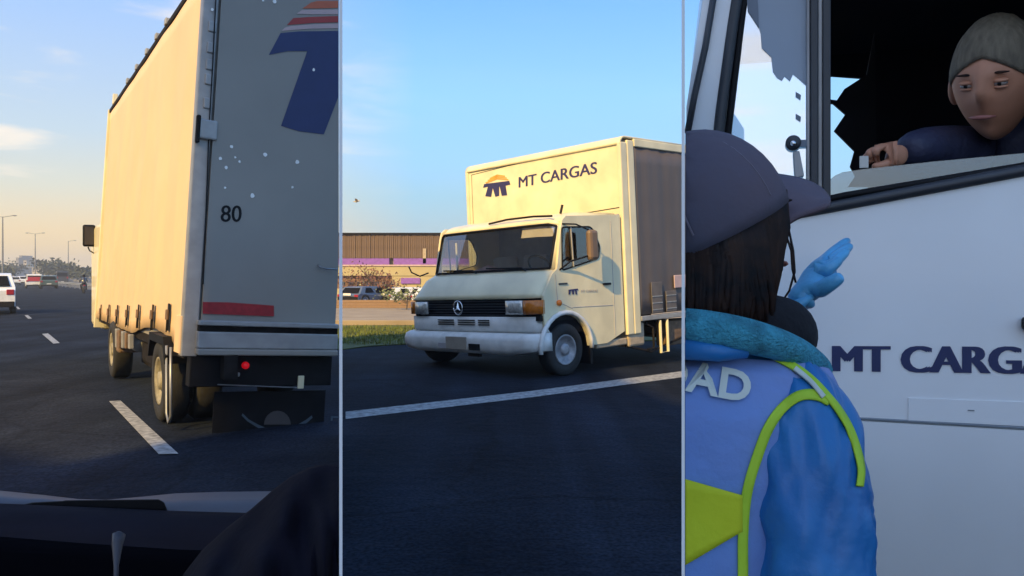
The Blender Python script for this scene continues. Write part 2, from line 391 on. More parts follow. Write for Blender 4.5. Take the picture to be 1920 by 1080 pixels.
# rear corner post, slightly scalloped by its hinges
MB().box(BL_, (rear - .03, rear + .10), (-.035, .10), (.74, top)).build('rear_corner_post', M['silver2'], tr, bevel=.008)
MB().box(BL_, (rear + .0, rear + .28), (-.045, -.02), (.76, 1.1)).build('corner_flap', M['cream_curtain'], tr, bevel=.004)
for k, y in enumerate((50, 90, 122, 150, 195)):
    p = BL_.lon(388, y, 'u', rear)
    MB().box(BL_, (rear - .045, rear - .02), (.02, .09), (p.z - .05, p.z + .05)).build('hinge', M['silver2'], tr, bevel=.01)
p = BL_.lon(388, 245, 'u', rear); h_ = MB().box(BL_, (rear - .075, rear - .03), (-.02, .15), (p.z - .09, p.z + .09)).build('door_hinge', M['silver2'], tr, bevel=.015)
MB().box(BL_, (rear - .085, rear - .03), (-.035, .0), (p.z - .13, p.z + .12)).build('hinge_strap', M['chassis'], h_, bevel=.01)
# rear door with its seam
RW0 = .98
MB().box(BL_, (rear - .045, rear - .004), (.118, VR), (RW0, top)).build('rear_door', M['silver'], tr)
MB().tube([BL_.on(x, y, 'u', rear - .05) for x, y in ((405, -10), (399, 120), (392, 240), (386, 400), (381, 533))], .006, 6).build('door_seal', M['black'], tr)
outL = -BL_.U
DV = rear - .046
decal(BL_, 'u', DV, [(504, 103), (526, 62), (560, 59), (634, 58), (634, 182), (607, 252), (560, 246), (527, 236), (531, 224), (576, 96), (540, 96)], M['navy'], 'logo_letter', tr, outL)
decal(BL_, 'u', DV, [(538, 47), (550, 34), (580, 32), (634, 30), (634, 42), (590, 43)], M['redprint'], 'logo_stripe', tr, outL)
decal(BL_, 'u', DV, [(534, 52), (545, 49), (590, 45.5), (634, 44.5), (634, 53), (580, 54), (528, 58)], M['pinkprint'], 'logo_stripe', tr, outL)
decal(BL_, 'u', DV, [(567, 16), (583, 5), (594, 2), (634, 2), (634, 15), (590, 16)], M['coralprint'], 'logo_stripe', tr, outL)
decal(BL_, 'u', DV, [(556, 26), (566, 19), (634, 18), (634, 27), (590, 27)], M['pinkprint'], 'logo_stripe', tr, outL)
lettering('80', BL_.on(414, 416, 'u', DV), BL_.on(452, 416, 'u', DV), BL_.on(415, 385, 'u', DV), outL, M['black'], tr, .006, name='number_lettering')
for x, y, r0 in ((434, 275, .017), (413, 297, .017), (424, 314, .016), (449, 303, .012), (497, 290, .02), (557, 304, .02), (548, 351, .013), (473, 367, .022), (422, 352, .011), (403, 249, .018), (441, 295, .01), (515, 3, .02), (493, 1, .012), (588, 131, .016), (398, 18, .015)):
    c = BL_.on(x, y, 'u', DV - .001); seg = 9; a0 = random.random()
    P = [c + BL_.V * (math.cos(t) * r0 * random.uniform(.7, 1.1)) + BL_.W * (math.sin(t) * r0 * random.uniform(.8, 1.15)) for t in [6.283 * k / seg for k in range(seg)]]
    MB().plate(P, (), outL * .004).build('paint_chip', M['paintchip'], tr)
MB().tube([BL_.on(596, 497, 'u', DV - .0), BL_.on(599, 500, 'u', DV - .05), BL_.on(612, 504, 'u', DV - .06), BL_.on(634, 505, 'u', DV - .06)], .008, 8).build('door_handle', M['steel'], tr, smooth=True)
decal(BL_, 'u', DV - .004, [(380, 566), (430, 567), (513, 573), (513, 593), (430, 590), (380, 588)], M['red'], 'reflector_strip', tr, outL, .008)
# tail lift beam
def lw(x, y): return BL_.lon(x, y, 'u', rear - .08).z
z0, z1 = lw(375, 665), lw(375, 600)
bb = MB()
bb.box(BL_, (rear - .16, rear - .0), (.08, VR), (z1 - .045, z1)); bb.build('tail_beam_cap', M['silver2'], tr, bevel=.01)
MB().box(BL_, (rear - .12, rear - .0), (.09, VR), (z1 - .10, z1 - .045)).build('tail_beam_groove', M['chassis'], tr)
MB().box(BL_, (rear - .15, rear - .0), (.08, VR), (z0 + .06, z1 - .10)).build('tail_beam', M['silver2'], tr, bevel=.012)
MB().box(BL_, (rear - .17, rear - .0), (.08, VR), (z0, z0 + .058)).build('tail_beam_lip', M['silver'], tr, bevel=.012)
# dark underrun, lamps, mud flap
MB().box(BL_, (rear - .02, rear + .15), (.05, VR), (.46, z0 - .01)).build('underrun_bar', M['black'], tr, bevel=.01)
p = BL_.lon(460, 685, 'u', rear - .03)
MB().lathe(BL_.pt(rear - .02, p.y, p.z), -BL_.U, [(.034, 0), (.034, .03), (.02, .04), (.001, .042)], 14).build('tail_lamp', M['redlamp'], tr, smooth=True)
for x, ww in ((418, .018), (440, .045)):
    p = BL_.lon(x, 702, 'u', rear - .03); MB().box(BL_, (rear - .05, rear - .02), (p.y - ww, p.y + ww), (p.z - .02, p.z + .02)).build('reversing_lamp', M['silver2'], tr, bevel=.01)
p = BL_.lon(564, 716, 'u', rear - .03); MB().box(BL_, (rear - .04, rear - .02), (p.y - .03, p.y + .03), (p.z - .065, p.z + .06)).build('tow_plate', M['white'], tr, bevel=.005)
MB().tube([BL_.on(408, 721, 'u', rear - .03), BL_.on(560, 727, 'u', rear - .03)], .006, 6).build('flap_rod', M['steel'], tr)
FW = rear + .12
fa, fb = BL_.lon(402, 735, 'u', FW), BL_.lon(402, 832, 'u', FW)
MB().box(BL_, (FW, FW + .012), (fa.y, VR), (fb.z, fa.z)).build('mud_flap', M['black'], tr)
M['flapprint'] = mat('faded_grey_blue_print', (.06, .085, .11), .7)
M['flapprint2'] = mat('faded_brown_print', (.065, .055, .055), .7)
arc = [(455, 775), (466, 786), (482, 795), (500, 803), (520, 807), (541, 803), (560, 795), (574, 787), (584, 779)]
decal(BL_, 'u', FW, arc + [(586, 783), (576, 792), (562, 801), (542, 810), (520, 815), (499, 810), (480, 800), (464, 790), (453, 779)], M['flapprint'], 'flap_emblem', tr, outL)
hd_ = [(520 + 25 * math.cos(t), 796 - 26 * math.sin(t)) for t in [math.pi * k / 12 for k in range(13)]]
decal(BL_, 'u', FW, hd_, M['flapprint2'], 'flap_emblem', tr, outL)
lettering('ZORANNOTT', BL_.on(438, 828, 'u', FW), BL_.on(522, 830, 'u', FW), BL_.on(438, 818, 'u', FW), outL, M['flapprint'], tr, 0, name='flap_lettering')
lettering('E', BL_.on(620, 801, 'u', FW), BL_.on(635, 802, 'u', FW), BL_.on(620, 780, 'u', FW), outL, M['flapprint'], tr, 0, name='flap_lettering')
# curtain straps with buckles
for x, y0, y1 in ((191, 571, 598), (206, 571, 601), (222, 572, 604), (241, 572, 607), (262, 571, 612), (289, 571, 616), (319, 569, 617)):
    a = BL_.lon(x, y0, 'v', -.03); c = BL_.lon(x, y1 + 4, 'v', -.03)
    s_ = MB().box(BL_, (a.x - .035, a.x + .035), (-.045, -.034), (c.z, a.z)).build('curtain_strap', M['black'], tr, bevel=.003)
    MB().box(BL_, (a.x - .05, a.x + .05), (-.062, -.044), (a.z - .16, a.z - .06)).build('buckle', M['rust'], s_, bevel=.006)
    MB().box(BL_, (a.x - .012, a.x + .012), (-.055, -.046), (a.z - .28, a.z - .16)).build('strap_tail', M['chassis'], s_)
# side guard hoops, chassis, wheels
for u0, u1 in ((-.72, -.50),):
    MB().tube([LT.pt(u0, -.02, .80), LT.pt(u0, -.02, .16), LT.pt((u0 + u1) / 2, -.02, .08), LT.pt(u1, -.02, .16), LT.pt(u1, -.02, .80)], .014, 8).build('mudguard_stay', M['steel'], tr, smooth=True)
MB().box(LT, (-1.2, 6.3), (.35, .47), (.52, .74)).build('chassis_rail', M['chassis'], tr)
MB().box(BL_, (rear + .2, 6.4), (.03, VR), (.70, floor_w)).build('floor_beam', M['chassis'], tr)
MB().box(LT, (1.0, 2.1), (.12, .34), (.40, .70)).build('fuel_tank', M['chassis'], tr, bevel=.05)
MB().lathe(LT.pt(2.6, .2, .6), LT.U, [(.001, 0), (.12, .02), (.13, .1), (.13, .5), (.12, .58), (.001, .6)], 16).build('air_tank', M['silver2'], tr, smooth=True)
MB().box(LT, (3.3, 3.6), (.0, .3), (.42, .72)).build('battery_box', M['rust'], tr, bevel=.03)
MB().box(LT, (.6, 3.7), (.34, .36), (.25, .7)).build('side_shield', M['chassis'], tr)
for k in range(5):
    MB().box(LT, (2.2 + k * .33, 2.3 + k * .33), (-.01, .05), (.56 - .02 * k, .74)).build('curtain_hook', M['rust'] if k % 2 else M['silver2'], tr, bevel=.01)
axo = -LT.V
wheel(tr, LT.pt(.0, .10, .41), axo, .41, .24, M['rimwhite'], M['rubber'])
wheel(tr, LT.pt(.0, .40, .41), axo, .41, .24, M['rimwhite'], M['rubber'])
wheel(tr, LT.pt(4.15, .12, .41), axo, .41, .24, M['rimwhite'], M['rubber'])
wheel(tr, LT.pt(0, 1.15, .41), LT.V, .41, .2, M['rimwhite'], M['rubber'])
MB().tube([LT.pt(0, .1, .41), LT.pt(0, 1.2, .41)], .07, 10).build('axle', M['chassis'], tr)
MB().plate([LT.pt(-.52, -.04, .70), LT.pt(-.42, -.04, .88), LT.pt(.42, -.04, .88), LT.pt(.52, -.04, .66), LT.pt(.5, -.04, .62), LT.pt(.38, -.04, .80), LT.pt(-.38, -.04, .80), LT.pt(-.48, -.04, .62)], (), LT.V * .28).build('mudguard', M['black'], tr)
# cab ahead of the box, mirror on its arm
cb = MB().box(LT, (front + .1, front + 1.7), (.10, 1.2), (.55, 2.4)).build('cab', M['white'], tr, bevel=.08)
mp_ = LT.on(167, 442, 'u', front + 1.2)
o_ = LT.loc(mp_)
MB().box(LT, (o_.x - .05, o_.x + .03), (o_.y - .105, o_.y + .105), (o_.z - .20, o_.z + .20)).build('wing_mirror', M['black'], tr, bevel=.035)
g_ = MB().box(LT, (o_.x - .056, o_.x - .048), (o_.y - .075, o_.y + .075), (o_.z - .165, o_.z + .165)).build('mirror_glass', mat('dull_mirror', (.035, .028, .026), .35), tr, bevel=.01)
MB().tube([LT.on(165, 463, 'u', o_.x), LT.on(168, 470, 'u', o_.x), LT.on(190, 483, 'u', o_.x), LT.pt(o_.x, .12, 1.60)], .012, 8).build('mirror_arm', M['chassis'], tr, smooth=True)

# --------------------------------------------------------- traffic on the motorway
def car(x, y, h, Lx, Wd, paint, label, cat='car', van=False, yaw=LY, glassm=None):
    base = gnd(x, y); f_ = Fr(base, R(yaw)); hw = Wd / 2
    t = thing('parked_car' if cat == 'parked car' else ('van' if van else 'car'), base, label, cat, 'cars parked before the warehouse' if cat == 'parked car' else 'traffic on the motorway')
    L = Lx
    if van: prof = [(0, .3), (0, .9), (.04, h * .96), (.2, h), (L * .68, h), (L * .80, h * .62), (L * .97, h * .5), (L, .35)]
    else: prof = [(0, .3), (0, h * .58), (L * .05, h * .66), (L * .13, h * .96), (L * .22, h), (L * .55, h), (L * .70, h * .66), (L * .95, h * .55), (L, .35)]
    def ring(v, s_=1.0): return [f_.pt(u, v, w * (1 if w < h * .7 else s_)) for u, w in prof]
    cr = []
    for v in (-hw, -hw * .98, hw * .98, hw): cr.append([f_.pt(u, v * (1 if w_ < h * .7 else .86), w_) for u, w_ in prof])
    MB().loft(cr).build('body', paint, t, bevel=.04)
    gm = M['interior']
    def q(u0, u1, w0, w1, sd, nm='side_window'):
        MB().plate([f_.pt(u0 + .08, sd * hw * .99, w0), f_.pt(u1, sd * hw * .99, w0), f_.pt(u1 - .15, sd * hw * .875, w1), f_.pt(u0 + .2, sd * hw * .875, w1)], (), f_.V * sd * .012).build(nm, gm, t)
    for sd in (-1, 1): q(L * .14, L * .38, h * .69, h * .93, sd); q(L * .40, L * .64, h * .69, h * .93, sd)
    if van: MB().box(f_, (-.01, .03), (-hw * .8, hw * .8), (h * .62, h * .9)).build('rear_window', gm, t)
    else: MB().plate([f_.pt(L * .045, -hw * .82, h * .68), f_.pt(L * .045, hw * .82, h * .68), f_.pt(L * .12, hw * .72, h * .93), f_.pt(L * .12, -hw * .72, h * .93)], (), -f_.U * .02).build('rear_window', gm, t)
    for sd in (-1, 1):
        MB().box(f_, (-.03, .05), (sd * hw * .82 - .13, sd * hw * .82 + .13), (h * .47, h * .60)).build('tail_light', M['red'], t, bevel=.02)
        MB().box(f_, (L - .08, L + .01), (sd * hw * .75 - .15, sd * hw * .75 + .15), (h * .38, h * .48)).build('headlight', M['lens'], t, bevel=.02)
    MB().box(f_, (-.05, .1), (-hw * .97, hw * .97), (.28, .50)).build('rear_bumper', M['chassis'], t, bevel=.03)
    MB().box(f_, (-.06, -.03), (-.26, .26), (.55, .66)).build('number_plate', M['white2'], t)
    for u in (L * .17, L * .82):
        for sd in (-1, 1):
            wheel(t, f_.pt(u, sd * (hw - .08), .31), f_.V * sd, .31, .2, M['rimgrey'], M['rubber'], bolts=4)
    return t
P_w = mat('white_car_paint', (.75, .76, .78), .3, coat=.4); P_r = mat('red_car_paint', (.45, .03, .05), .3, coat=.4)
P_g = mat('dark_green_car_paint', (.06, .10, .09), .35, coat=.4); P_b = mat('blue_grey_car_paint', (.10, .13, .20), .3, coat=.4); P_d = mat('charcoal_car_paint', (.035, .037, .045), .3, coat=.4)
car(-25, 590, 1.62, 4.4, 1.9, P_w, 'white hatchback half out of frame in the far left lane', 'car')
car(28, 535, 1.6, 4.4, 1.8, P_w, 'small white car far off behind the white hatchback', 'car')
car(43, 533.5, 1.7, 4.4, 1.8, P_w, 'white car far ahead just left of the red-backed van', 'car')
t_ = car(64.5, 541, 1.85, 4.6, 1.9, P_w, 'white van with a red rear far ahead in the left lanes', 'van', van=True)
f_ = Fr(gnd(64.5, 541), R(LY)); MB().box(f_, (-.07, -.045), (-.75, .75), (.95, 1.5)).build('rear_panel', P_r, t_, bevel=.02)
car(92, 541, 1.7, 4.8, 2.0, P_g, 'dark green pickup far ahead, right of the red-backed van', 'car')
car(117, 534, 2.6, 5.6, 2.1, P_d, 'dark tall van farthest along the motorway', 'van', van=True)
# motorcyclist
base = gnd(158, 550); f_ = Fr(base, R(LY))
mc = thing('motorcycle', base, 'dark motorcycle ridden along the right edge of the motorway', 'motorcycle')
for u in (0, 1.35): wheel(mc, f_.pt(u, 0, .31), f_.V, .31, .12, M['rimgrey'], M['rubber'], bolts=3)
MB().tube([f_.pt(0, 0, .35), f_.pt(.35, 0, .7), f_.pt(.9, 0, .85), f_.pt(1.15, 0, .8), f_.pt(1.35, 0, .31)], [.05, .12, .16, .08, .04]).build('frame', P_d, mc, smooth=True)
MB().box(f_, (-.15, .6), (-.13, .13), (.74, .84)).build('seat', M['black'], mc, bevel=.04)
MB().tube([f_.pt(1.0, -.35, 1.02), f_.pt(1.15, 0, .98), f_.pt(1.0, .35, 1.02)], .02).build('handlebar', M['steel'], mc)
MB().box(f_, (-.2, -.14), (-.09, .09), (.68, .76)).build('tail_light', M['red'], mc, bevel=.01)
rd = thing('person', base + Vector((0, 0, .01)), 'motorcyclist in a dark jacket and helmet on the right edge of the motorway', 'person')
b = MB(); b.tube([f_.pt(.25, 0, .82), f_.pt(.28, 0, 1.0), f_.pt(.42, 0, 1.25), f_.pt(.52, 0, 1.38), f_.pt(.55, 0, 1.46)], [.17, .18, .2, .17, .06], 12)
for sd in (-1, 1):
    b.tube([f_.pt(.5, sd * .18, 1.33), f_.pt(.72, sd * .3, 1.12), f_.pt(1.0, sd * .3, 1.04)], [.07, .055, .04])
    b.tube([f_.pt(.28, sd * .12, .86), f_.pt(.72, sd * .22, .78), f_.pt(.5, sd * .2, .36), f_.pt(.62, sd * .2, .30)], [.1, .08, .06, .05])
b.build('body', P_d, rd, smooth=True)
MB().ell(f_.pt(.58, 0, 1.58), f_.U * .14, f_.V * .13, Vector((0, 0, .15))).build('helmet', M['black'], rd, smooth=True)
# guard rail on the right edge
gr = thing('guard_rail', gnd(176, 560), 'pale metal guard rail along the right edge of the motorway', 'guard rail')
ga, gb = Vector((*hp(45, 8.2), 0)), Vector((*hp(345, 8.2), 0)); gd = (gb - ga).normalized(); gf = Fr(ga, math.atan2(gd.x, gd.y)); GL = (gb - ga).length
MB().hexa([gf.pt(0, 0, .45), gf.pt(0, -.04, .52), gf.pt(0, .0, .6), gf.pt(0, -.04, .68), gf.pt(0, 0, .76), gf.pt(0, .02, .6)], [gf.pt(GL, 0, .45), gf.pt(GL, -.04, .52), gf.pt(GL, 0, .6), gf.pt(GL, -.04, .68), gf.pt(GL, 0, .76), gf.pt(GL, .02, .6)]).build('rail', M['steel'], gr)
pm = None
for k in range(38):
    o = MB().box(gf, (k * 8, k * 8 + .1), (.02, .14), (0, .74)).build('post', M['steel'], gr) if k == 0 else pm.copy()
    if k == 0: pm = o
    else: col.objects.link(o); o.parent = gr; o.location = pm.location + gf.U * (k * 8)
# lamp posts
M['post'] = mat('weathered_grey_post', (.22, .22, .22), .6, .3)
def lamp(x, ytop, D, label, double=False):
    base = px(x, 520, D); base.z = 0; h = EYE + (520 - ytop) / FPX * D
    t = thing('street_lamp', base, label, 'street lamp', 'street lamps over the motorway')
    MB().tube([base, base + Vector((0, 0, h * .6)), base + Vector((0, 0, h))], [.16, .12, .08]).build('pole', M['post'], t)
    for sd in ((-1, 1) if double else (1,)):
        MB().tube([base + Vector((0, 0, h - .1)), base + Vector((sd * 1.6, 0, h + .15))], .05).build('arm', M['post'], t)
        MB().ell(base + Vector((sd * 1.9, 0, h + .15)), Vector((.45, 0, 0)), Vector((0, .2, 0)), Vector((0, 0, .1)), 8, 6).build('lamp_head', M['post'], t)
    return t
lamp(5, 406, 130, 'tall double-armed lamp post at the far left edge, nearest of the row', True)
lamp(66, 438, 190, 'thin lamp post above the red-backed van', True)
lamp(55, 485, 330, 'small distant lamp post between the far towers and the red-backed van')
lamp(128, 452, 230, 'thin lamp post left of the truck wing mirror')

# distant city and trees beyond the motorway
M['faded'] = [mat('far_pale_wall', c, .9, scale=.1) for c in ((.34, .30, .27), (.26, .25, .24), (.42, .38, .32), (.20, .20, .20))]
M['farglass'] = mat('far_window', (.07, .08, .10), .3)
def building(x0, x1, ytop, D, dep, m, label, rows, cols, roofm=None):
    a, c = px(x0, 520, D).x, px(x1, 520, D).x; h = EYE + (520 - ytop) / FPX * D
    t = thing('building', (a, D, 0), label, 'building', 'distant buildings beyond the motorway')
    MB().box(WF, (D, D + dep), (a, c), (0, h)).build('wall', m, t)
    MB().box(WF, (D - .15, D + dep + .15), (a - .15, c + .15), (h, h + .35)).build('roof', roofm or M['faded'][3], t)
    wn = None; cw = (c - a) / cols; rh = h / rows
    for i in range(cols):
        for j in range(rows):
            if wn is None:
                wn = MB().box(WF, (D - .08, D - .01), (a + cw * .25, a + cw * .75), (rh * .35, rh * .78)).build('window', M['farglass'], t)
            else:
                o = wn.copy(); col.objects.link(o); o.parent = t; o.location = wn.location + Vector((i * cw, 0, j * rh))
    return t
building(30, 35, 484, 520, 12, M['faded'][1], 'left tower of the distant pair above the white cars', 6, 2)
building(36, 41, 480, 540, 12, M['faded'][1], 'right, taller tower of the distant pair above the white cars', 7, 2)
building(44, 50, 489, 520, 12, M['faded'][2], 'low pale tower right of the distant tower pair', 5, 2)
building(-10, 26, 503, 400, 15, M['faded'][0], 'long low far building at the left edge of the picture', 2, 9)
building(52, 84, 502, 420, 15, M['faded'][2], 'pale low far building behind the red-backed van', 2, 8)
building(84, 150, 503, 360, 15, M['faded'][0], 'longest low far building, between the van and the mirror', 2, 12, mat('far_brown_roof', (.14, .12, .10), .9))
building(126, 182, 512, 260, 12, M['faded'][1], 'grey low shed beside the truck curtain, far off', 1, 8)
M['leaf'] = mat('dark_foliage', (.055, .065, .030), .8, scale=2, c2=(.028, .036, .018)); M['bark'] = mat('bark', (.10, .08, .06), .9)
def tree(base, h, r, label, leafm, group, n=900, leaf=.35, bare=False):
    t = thing('tree', base, label, 'tree', group); base = Vector(base); rs = random.Random(int(base.x * 13 + base.y * 7))
    tk = MB(); tk.tube([base, base + Vector((.05, 0, h * .3)), base + Vector((0, .05, h * .6))], [h * .03, h * .022, h * .012])
    tips = []
    for k in range(11):
        a = rs.uniform(0, 6.28); s0 = base + Vector((0, 0, h * rs.uniform(.22, .5))); e = base + Vector((math.cos(a) * r * rs.uniform(.4, .85), math.sin(a) * r * rs.uniform(.4, .85), h * rs.uniform(.5, .92)))
        mpt = (s0 + e) / 2 + Vector((0, 0, h * .03)); tk.tube([s0, mpt, e], [h * .011, h * .007, h * .003], 5); tips += [mpt, e]
    tk.build('trunk', M['bark'], t)
    cr = MB()
    for i in range(n):
        c = rs.choice(tips) + Vector((rs.gauss(0, r * .22), rs.gauss(0, r * .22), rs.gauss(0, h * .09)))
        a = Vector((rs.uniform(-1, 1), rs.uniform(-1, 1), rs.uniform(-1, 1))).normalized(); q = a.orthogonal().normalized()
        s1 = leaf * rs.uniform(.5, 1.1); cr.add([c - a * s1, c + q * s1 * .5, c + a * s1, c - q * s1 * .5], [(0, 1, 2, 3)])
    cr.build('crown', leafm, t)
    return t
for x, D, h, r, lb in ((10, 300, 7.5, 6, 'leftmost dark far tree under the tall double lamp'), (88, 250, 7, 4.5, 'far tree rising behind the dark green pickup'), (108, 240, 5.8, 5, 'far bushy tree left of the low grey shed'), (122, 230, 6.0, 4.5, 'far tree just left of the truck mirror arm'), (2, 220, 4.5, 4, 'low far bush at the left picture edge'), (150, 210, 4.0, 4, 'low far tree above the motorcyclist')):
    p = px(x, 520, D); tree((p.x, p.y, 0), h, r, lb, M['leaf'], 'far trees beyond the motorway', 500, .7)

# ------------------------------------------------------------------ van nose and jacket at the bottom of the left bay
pv = thing('patrol_van', px(300, 1000, 1.3) * Vector((1, 1, 0)) if False else Vector((-.7, 1.3, 0)), 'dark dashboard and pale bonnet edge of the following van', 'van')
M['hood'] = mat('blue_grey_bonnet_paint', (.045, .055, .08), .6, noise_amt=.2, scale=3)
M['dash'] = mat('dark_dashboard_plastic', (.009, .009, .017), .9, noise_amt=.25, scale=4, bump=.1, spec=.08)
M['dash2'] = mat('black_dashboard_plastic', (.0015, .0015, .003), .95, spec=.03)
def strip(rows, name, m, par, seg=18, smooth=True, th=.01):
    """rows: list of (list of (x,y), distance) edges, lofted"""
    rings = []
    for pts, D in rows:
        rings.append([px(x, y, D) for x, y in pts])
    o = MB().loft(rings, cap=False, closed=False).build(name, m, par, smooth=smooth)
    md = o.modifiers.new('s', 'SOLIDIFY'); md.thickness = th; return o
top_e = [(-120, 905), (0, 920), (80, 928), (150, 936), (200, 937), (260, 932), (330, 925), (420, 922), (520, 921), (634, 921)]
bot_e = [(-120, 944), (0, 944), (80, 944), (150, 950), (200, 956), (260, 958), (330, 960), (420, 961), (520, 962), (634, 964)]
frt = [(x, y + 60) for x, y in top_e]
strip([(bot_e, 1.45), (top_e, 1.70), ([(x, y + 90) for x, y in top_e], 1.74), ([(x, 1500) for x, y in top_e], 1.74)], 'bonnet', M['hood'], pv)
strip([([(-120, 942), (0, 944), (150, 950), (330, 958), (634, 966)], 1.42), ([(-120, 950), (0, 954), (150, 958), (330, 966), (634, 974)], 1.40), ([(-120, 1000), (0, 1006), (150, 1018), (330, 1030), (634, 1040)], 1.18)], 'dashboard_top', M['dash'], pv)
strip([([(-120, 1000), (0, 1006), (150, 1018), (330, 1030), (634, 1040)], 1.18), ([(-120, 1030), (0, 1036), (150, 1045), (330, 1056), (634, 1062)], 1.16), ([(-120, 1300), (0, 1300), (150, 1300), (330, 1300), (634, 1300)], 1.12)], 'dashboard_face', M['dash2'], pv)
wp = MB(); wp.hexa([px(x, y, 1.44) for x, y in ((40, 947), (60, 942), (118, 939), (122, 938), (298, 936), (308, 942), (314, 957), (200, 953))], [px(x, y, 1.47) for x, y in ((40, 947), (60, 942), (118, 939), (122, 938), (298, 936), (308, 942), (314, 957), (200, 953))])
wp.build('wiper', M['black'], pv, bevel=.002)
MB().tube([px(218, 1100, .92), px(218, 1060, .95), px(220, 1020, .97), px(223, 1003, .98), px(225, 999, .98)], [.003, .003, .0065, .008, .004], 10).build('stalk', mat('dull_grey_stalk', (.03, .03, .04), .5), pv, smooth=True)
MB().box(WF, (1.2, 1.70), (-1.55, -.42), (.3, .88)).build('lower_body', M['hood'], pv, bevel=.04)
wheel(pv, Vector((-1.58, 1.45, .3)), Vector((-1, 0, 0)), .3, .18, M['rimgrey'], M['rubber'])
# dark jacket over the dashboard
jm = mat('dark_navy_jacket', (.004, .004, .010), .9, noise_amt=.3, scale=8, bump=.1, spec=.1)
rings = []; nj = 70
out = [(325, 1110), (345, 1075), (380, 1030), (430, 985), (470, 955), (510, 920), (545, 893), (580, 876), (610, 870), (634.5, 872)]
def lerp_poly(P, t):
    k = t * (len(P) - 1); i = min(int(k), len(P) - 2); f = k - i; return (P[i][0] * (1 - f) + P[i + 1][0] * f, P[i][1] * (1 - f) + P[i + 1][1] * f)
for j in range(46):
    s_ = j / 45; r_ = []
    for i in range(nj + 1):
        t = i / nj; x, y = lerp_poly(out, t)
        yy = y + (1240 - y) * s_ ** 1.25; xx = min(634.5, x + 40 * s_ * (1 - t))
        D = 1.05 - .22 * math.sin(s_ * 1.57) + .018 * math.sin(t * 15 + s_ * 4 + 2 * math.sin(s_ * 3)) * min(1, s_ * 3) + .008 * math.sin(t * 31 - s_ * 6) * min(1, s_ * 3)
        r_.append(px(xx, yy, D))
    rings.append(r_)
o = MB().loft(rings, cap=False, closed=False).build('jacket', jm, smooth=True)
md = o.modifiers.new('s', 'SOLIDIFY'); md.thickness = .02
tag(o, 'dark navy jacket heaped on the right end of the dashboard', 'jacket'); o_jacket = o

# ------------------------------------------------------------------ MIDDLE BAY: white box truck seen from the front
AM = gnd(1062, 705)
MT = Fr(AM, R(-134), about=Vector((0, 1, 0)), deg=-2.5)
MG = Fr(AM, R(-134))
mt = thing('box_truck', AM, 'white box truck with a grille and company lettering standing nose-on at the roadside', 'truck')
outF = MT.U; outS = -MT.V
BW = MT.lon(876, 330, 'u', -1.5).y          # box width
CW = BW * .835                                # cab width
BF, BT, BB = -1.5, 3.68, .78                 # box front, top, bottom
BE = -5.4
# box
MB().plate([MT.pt(BF, 0.02, BB), MT.pt(BF, BW, BB), MT.pt(BF, BW, BT - .14), MT.pt(BF, 0.02, BT - .14)], (), -MT.U * .05).build('box_front', M['white'], mt)
# rounded roof edge fairing
def arcp(r, n=6): return [(r * (1 - math.cos(t)), r * math.sin(t)) for t in [math.pi / 2 * k / n for k in range(n + 1)]]
rg = []
for du, dw in arcp(.14): rg.append([MT.pt(BF - du + .03, v, BT - .14 + dw) for v in (-.02, .06, BW - .06, BW + .02)])
rg.append([MT.pt(BE, v, BT) for v in (-.02, .06, BW - .06, BW + .02)])
o = MB().loft(rg, cap=False, closed=False).build('roof', M['white'], mt, smooth=True); md = o.modifiers.new('s', 'SOLIDIFY'); md.thickness = .03
MB().box(MT, (BF - .14, BF + .03), (-.03, .05), (BB - .3, BT - .10)).build('front_corner_post', M['white'], mt, bevel=.02)
MB().box(MT, (BF - .32, BF - .145), (-.035, .05), (BB - .3, BT - .06)).build('side_post', M['white'], mt, bevel=.02)
MB().box(MT, (BF - .14, BF + .03), (BW - .05, BW + .03), (BB, BT - .10)).build('front_corner_post', M['white'], mt, bevel=.02)
MB().box(MT, (BE, BF - .32), (-.045, .05), (BT - .16, BT - .03)).build('top_rail', M['white'], mt, bevel=.015)
rings = []
for i in range(50):
    u = BF - .32 + (BE - BF + .32) * i / 49; rings.append([MT.pt(u, -.015 + .004 * math.sin(u * 9) + .004 * math.sin(u * 21), BB + (BT - .16 - BB) * j / 10) for j in range(11)])
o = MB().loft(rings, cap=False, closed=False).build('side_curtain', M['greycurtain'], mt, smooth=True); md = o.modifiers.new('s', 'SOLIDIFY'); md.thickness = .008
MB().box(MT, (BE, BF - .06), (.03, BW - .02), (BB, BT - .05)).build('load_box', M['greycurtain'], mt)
MB().box(MT, (BE, BF - .32), (-.05, .04), (BB - .10, BB - .02)).build('bottom_rail', M['silver2'], mt, bevel=.01)
M['locker'] = mat('dusty_grey_locker', (.13, .115, .11), .7, noise_amt=.2)
for k, u in enumerate((-2.1, -2.5)):
    MB().box(MT, (u - .3, u), (-.06, -.046), (BB + .01, BB + (.52 if k == 0 else .36))).build('tool_locker', M['locker'], mt, bevel=.01)
    for j in range(3): MB().box(MT, (u - .29, u - .01), (-.068, -.059), (BB + .06 + j * .11, BB + .075 + j * .11)).build('locker_slat', M['silver2'], mt)
MB().box(MT, (-3.15, -2.75), (-.07, -.05), (BB + .40, BB + .62)).build('side_marker_plate', M['pinkprint'], mt, bevel=.01)
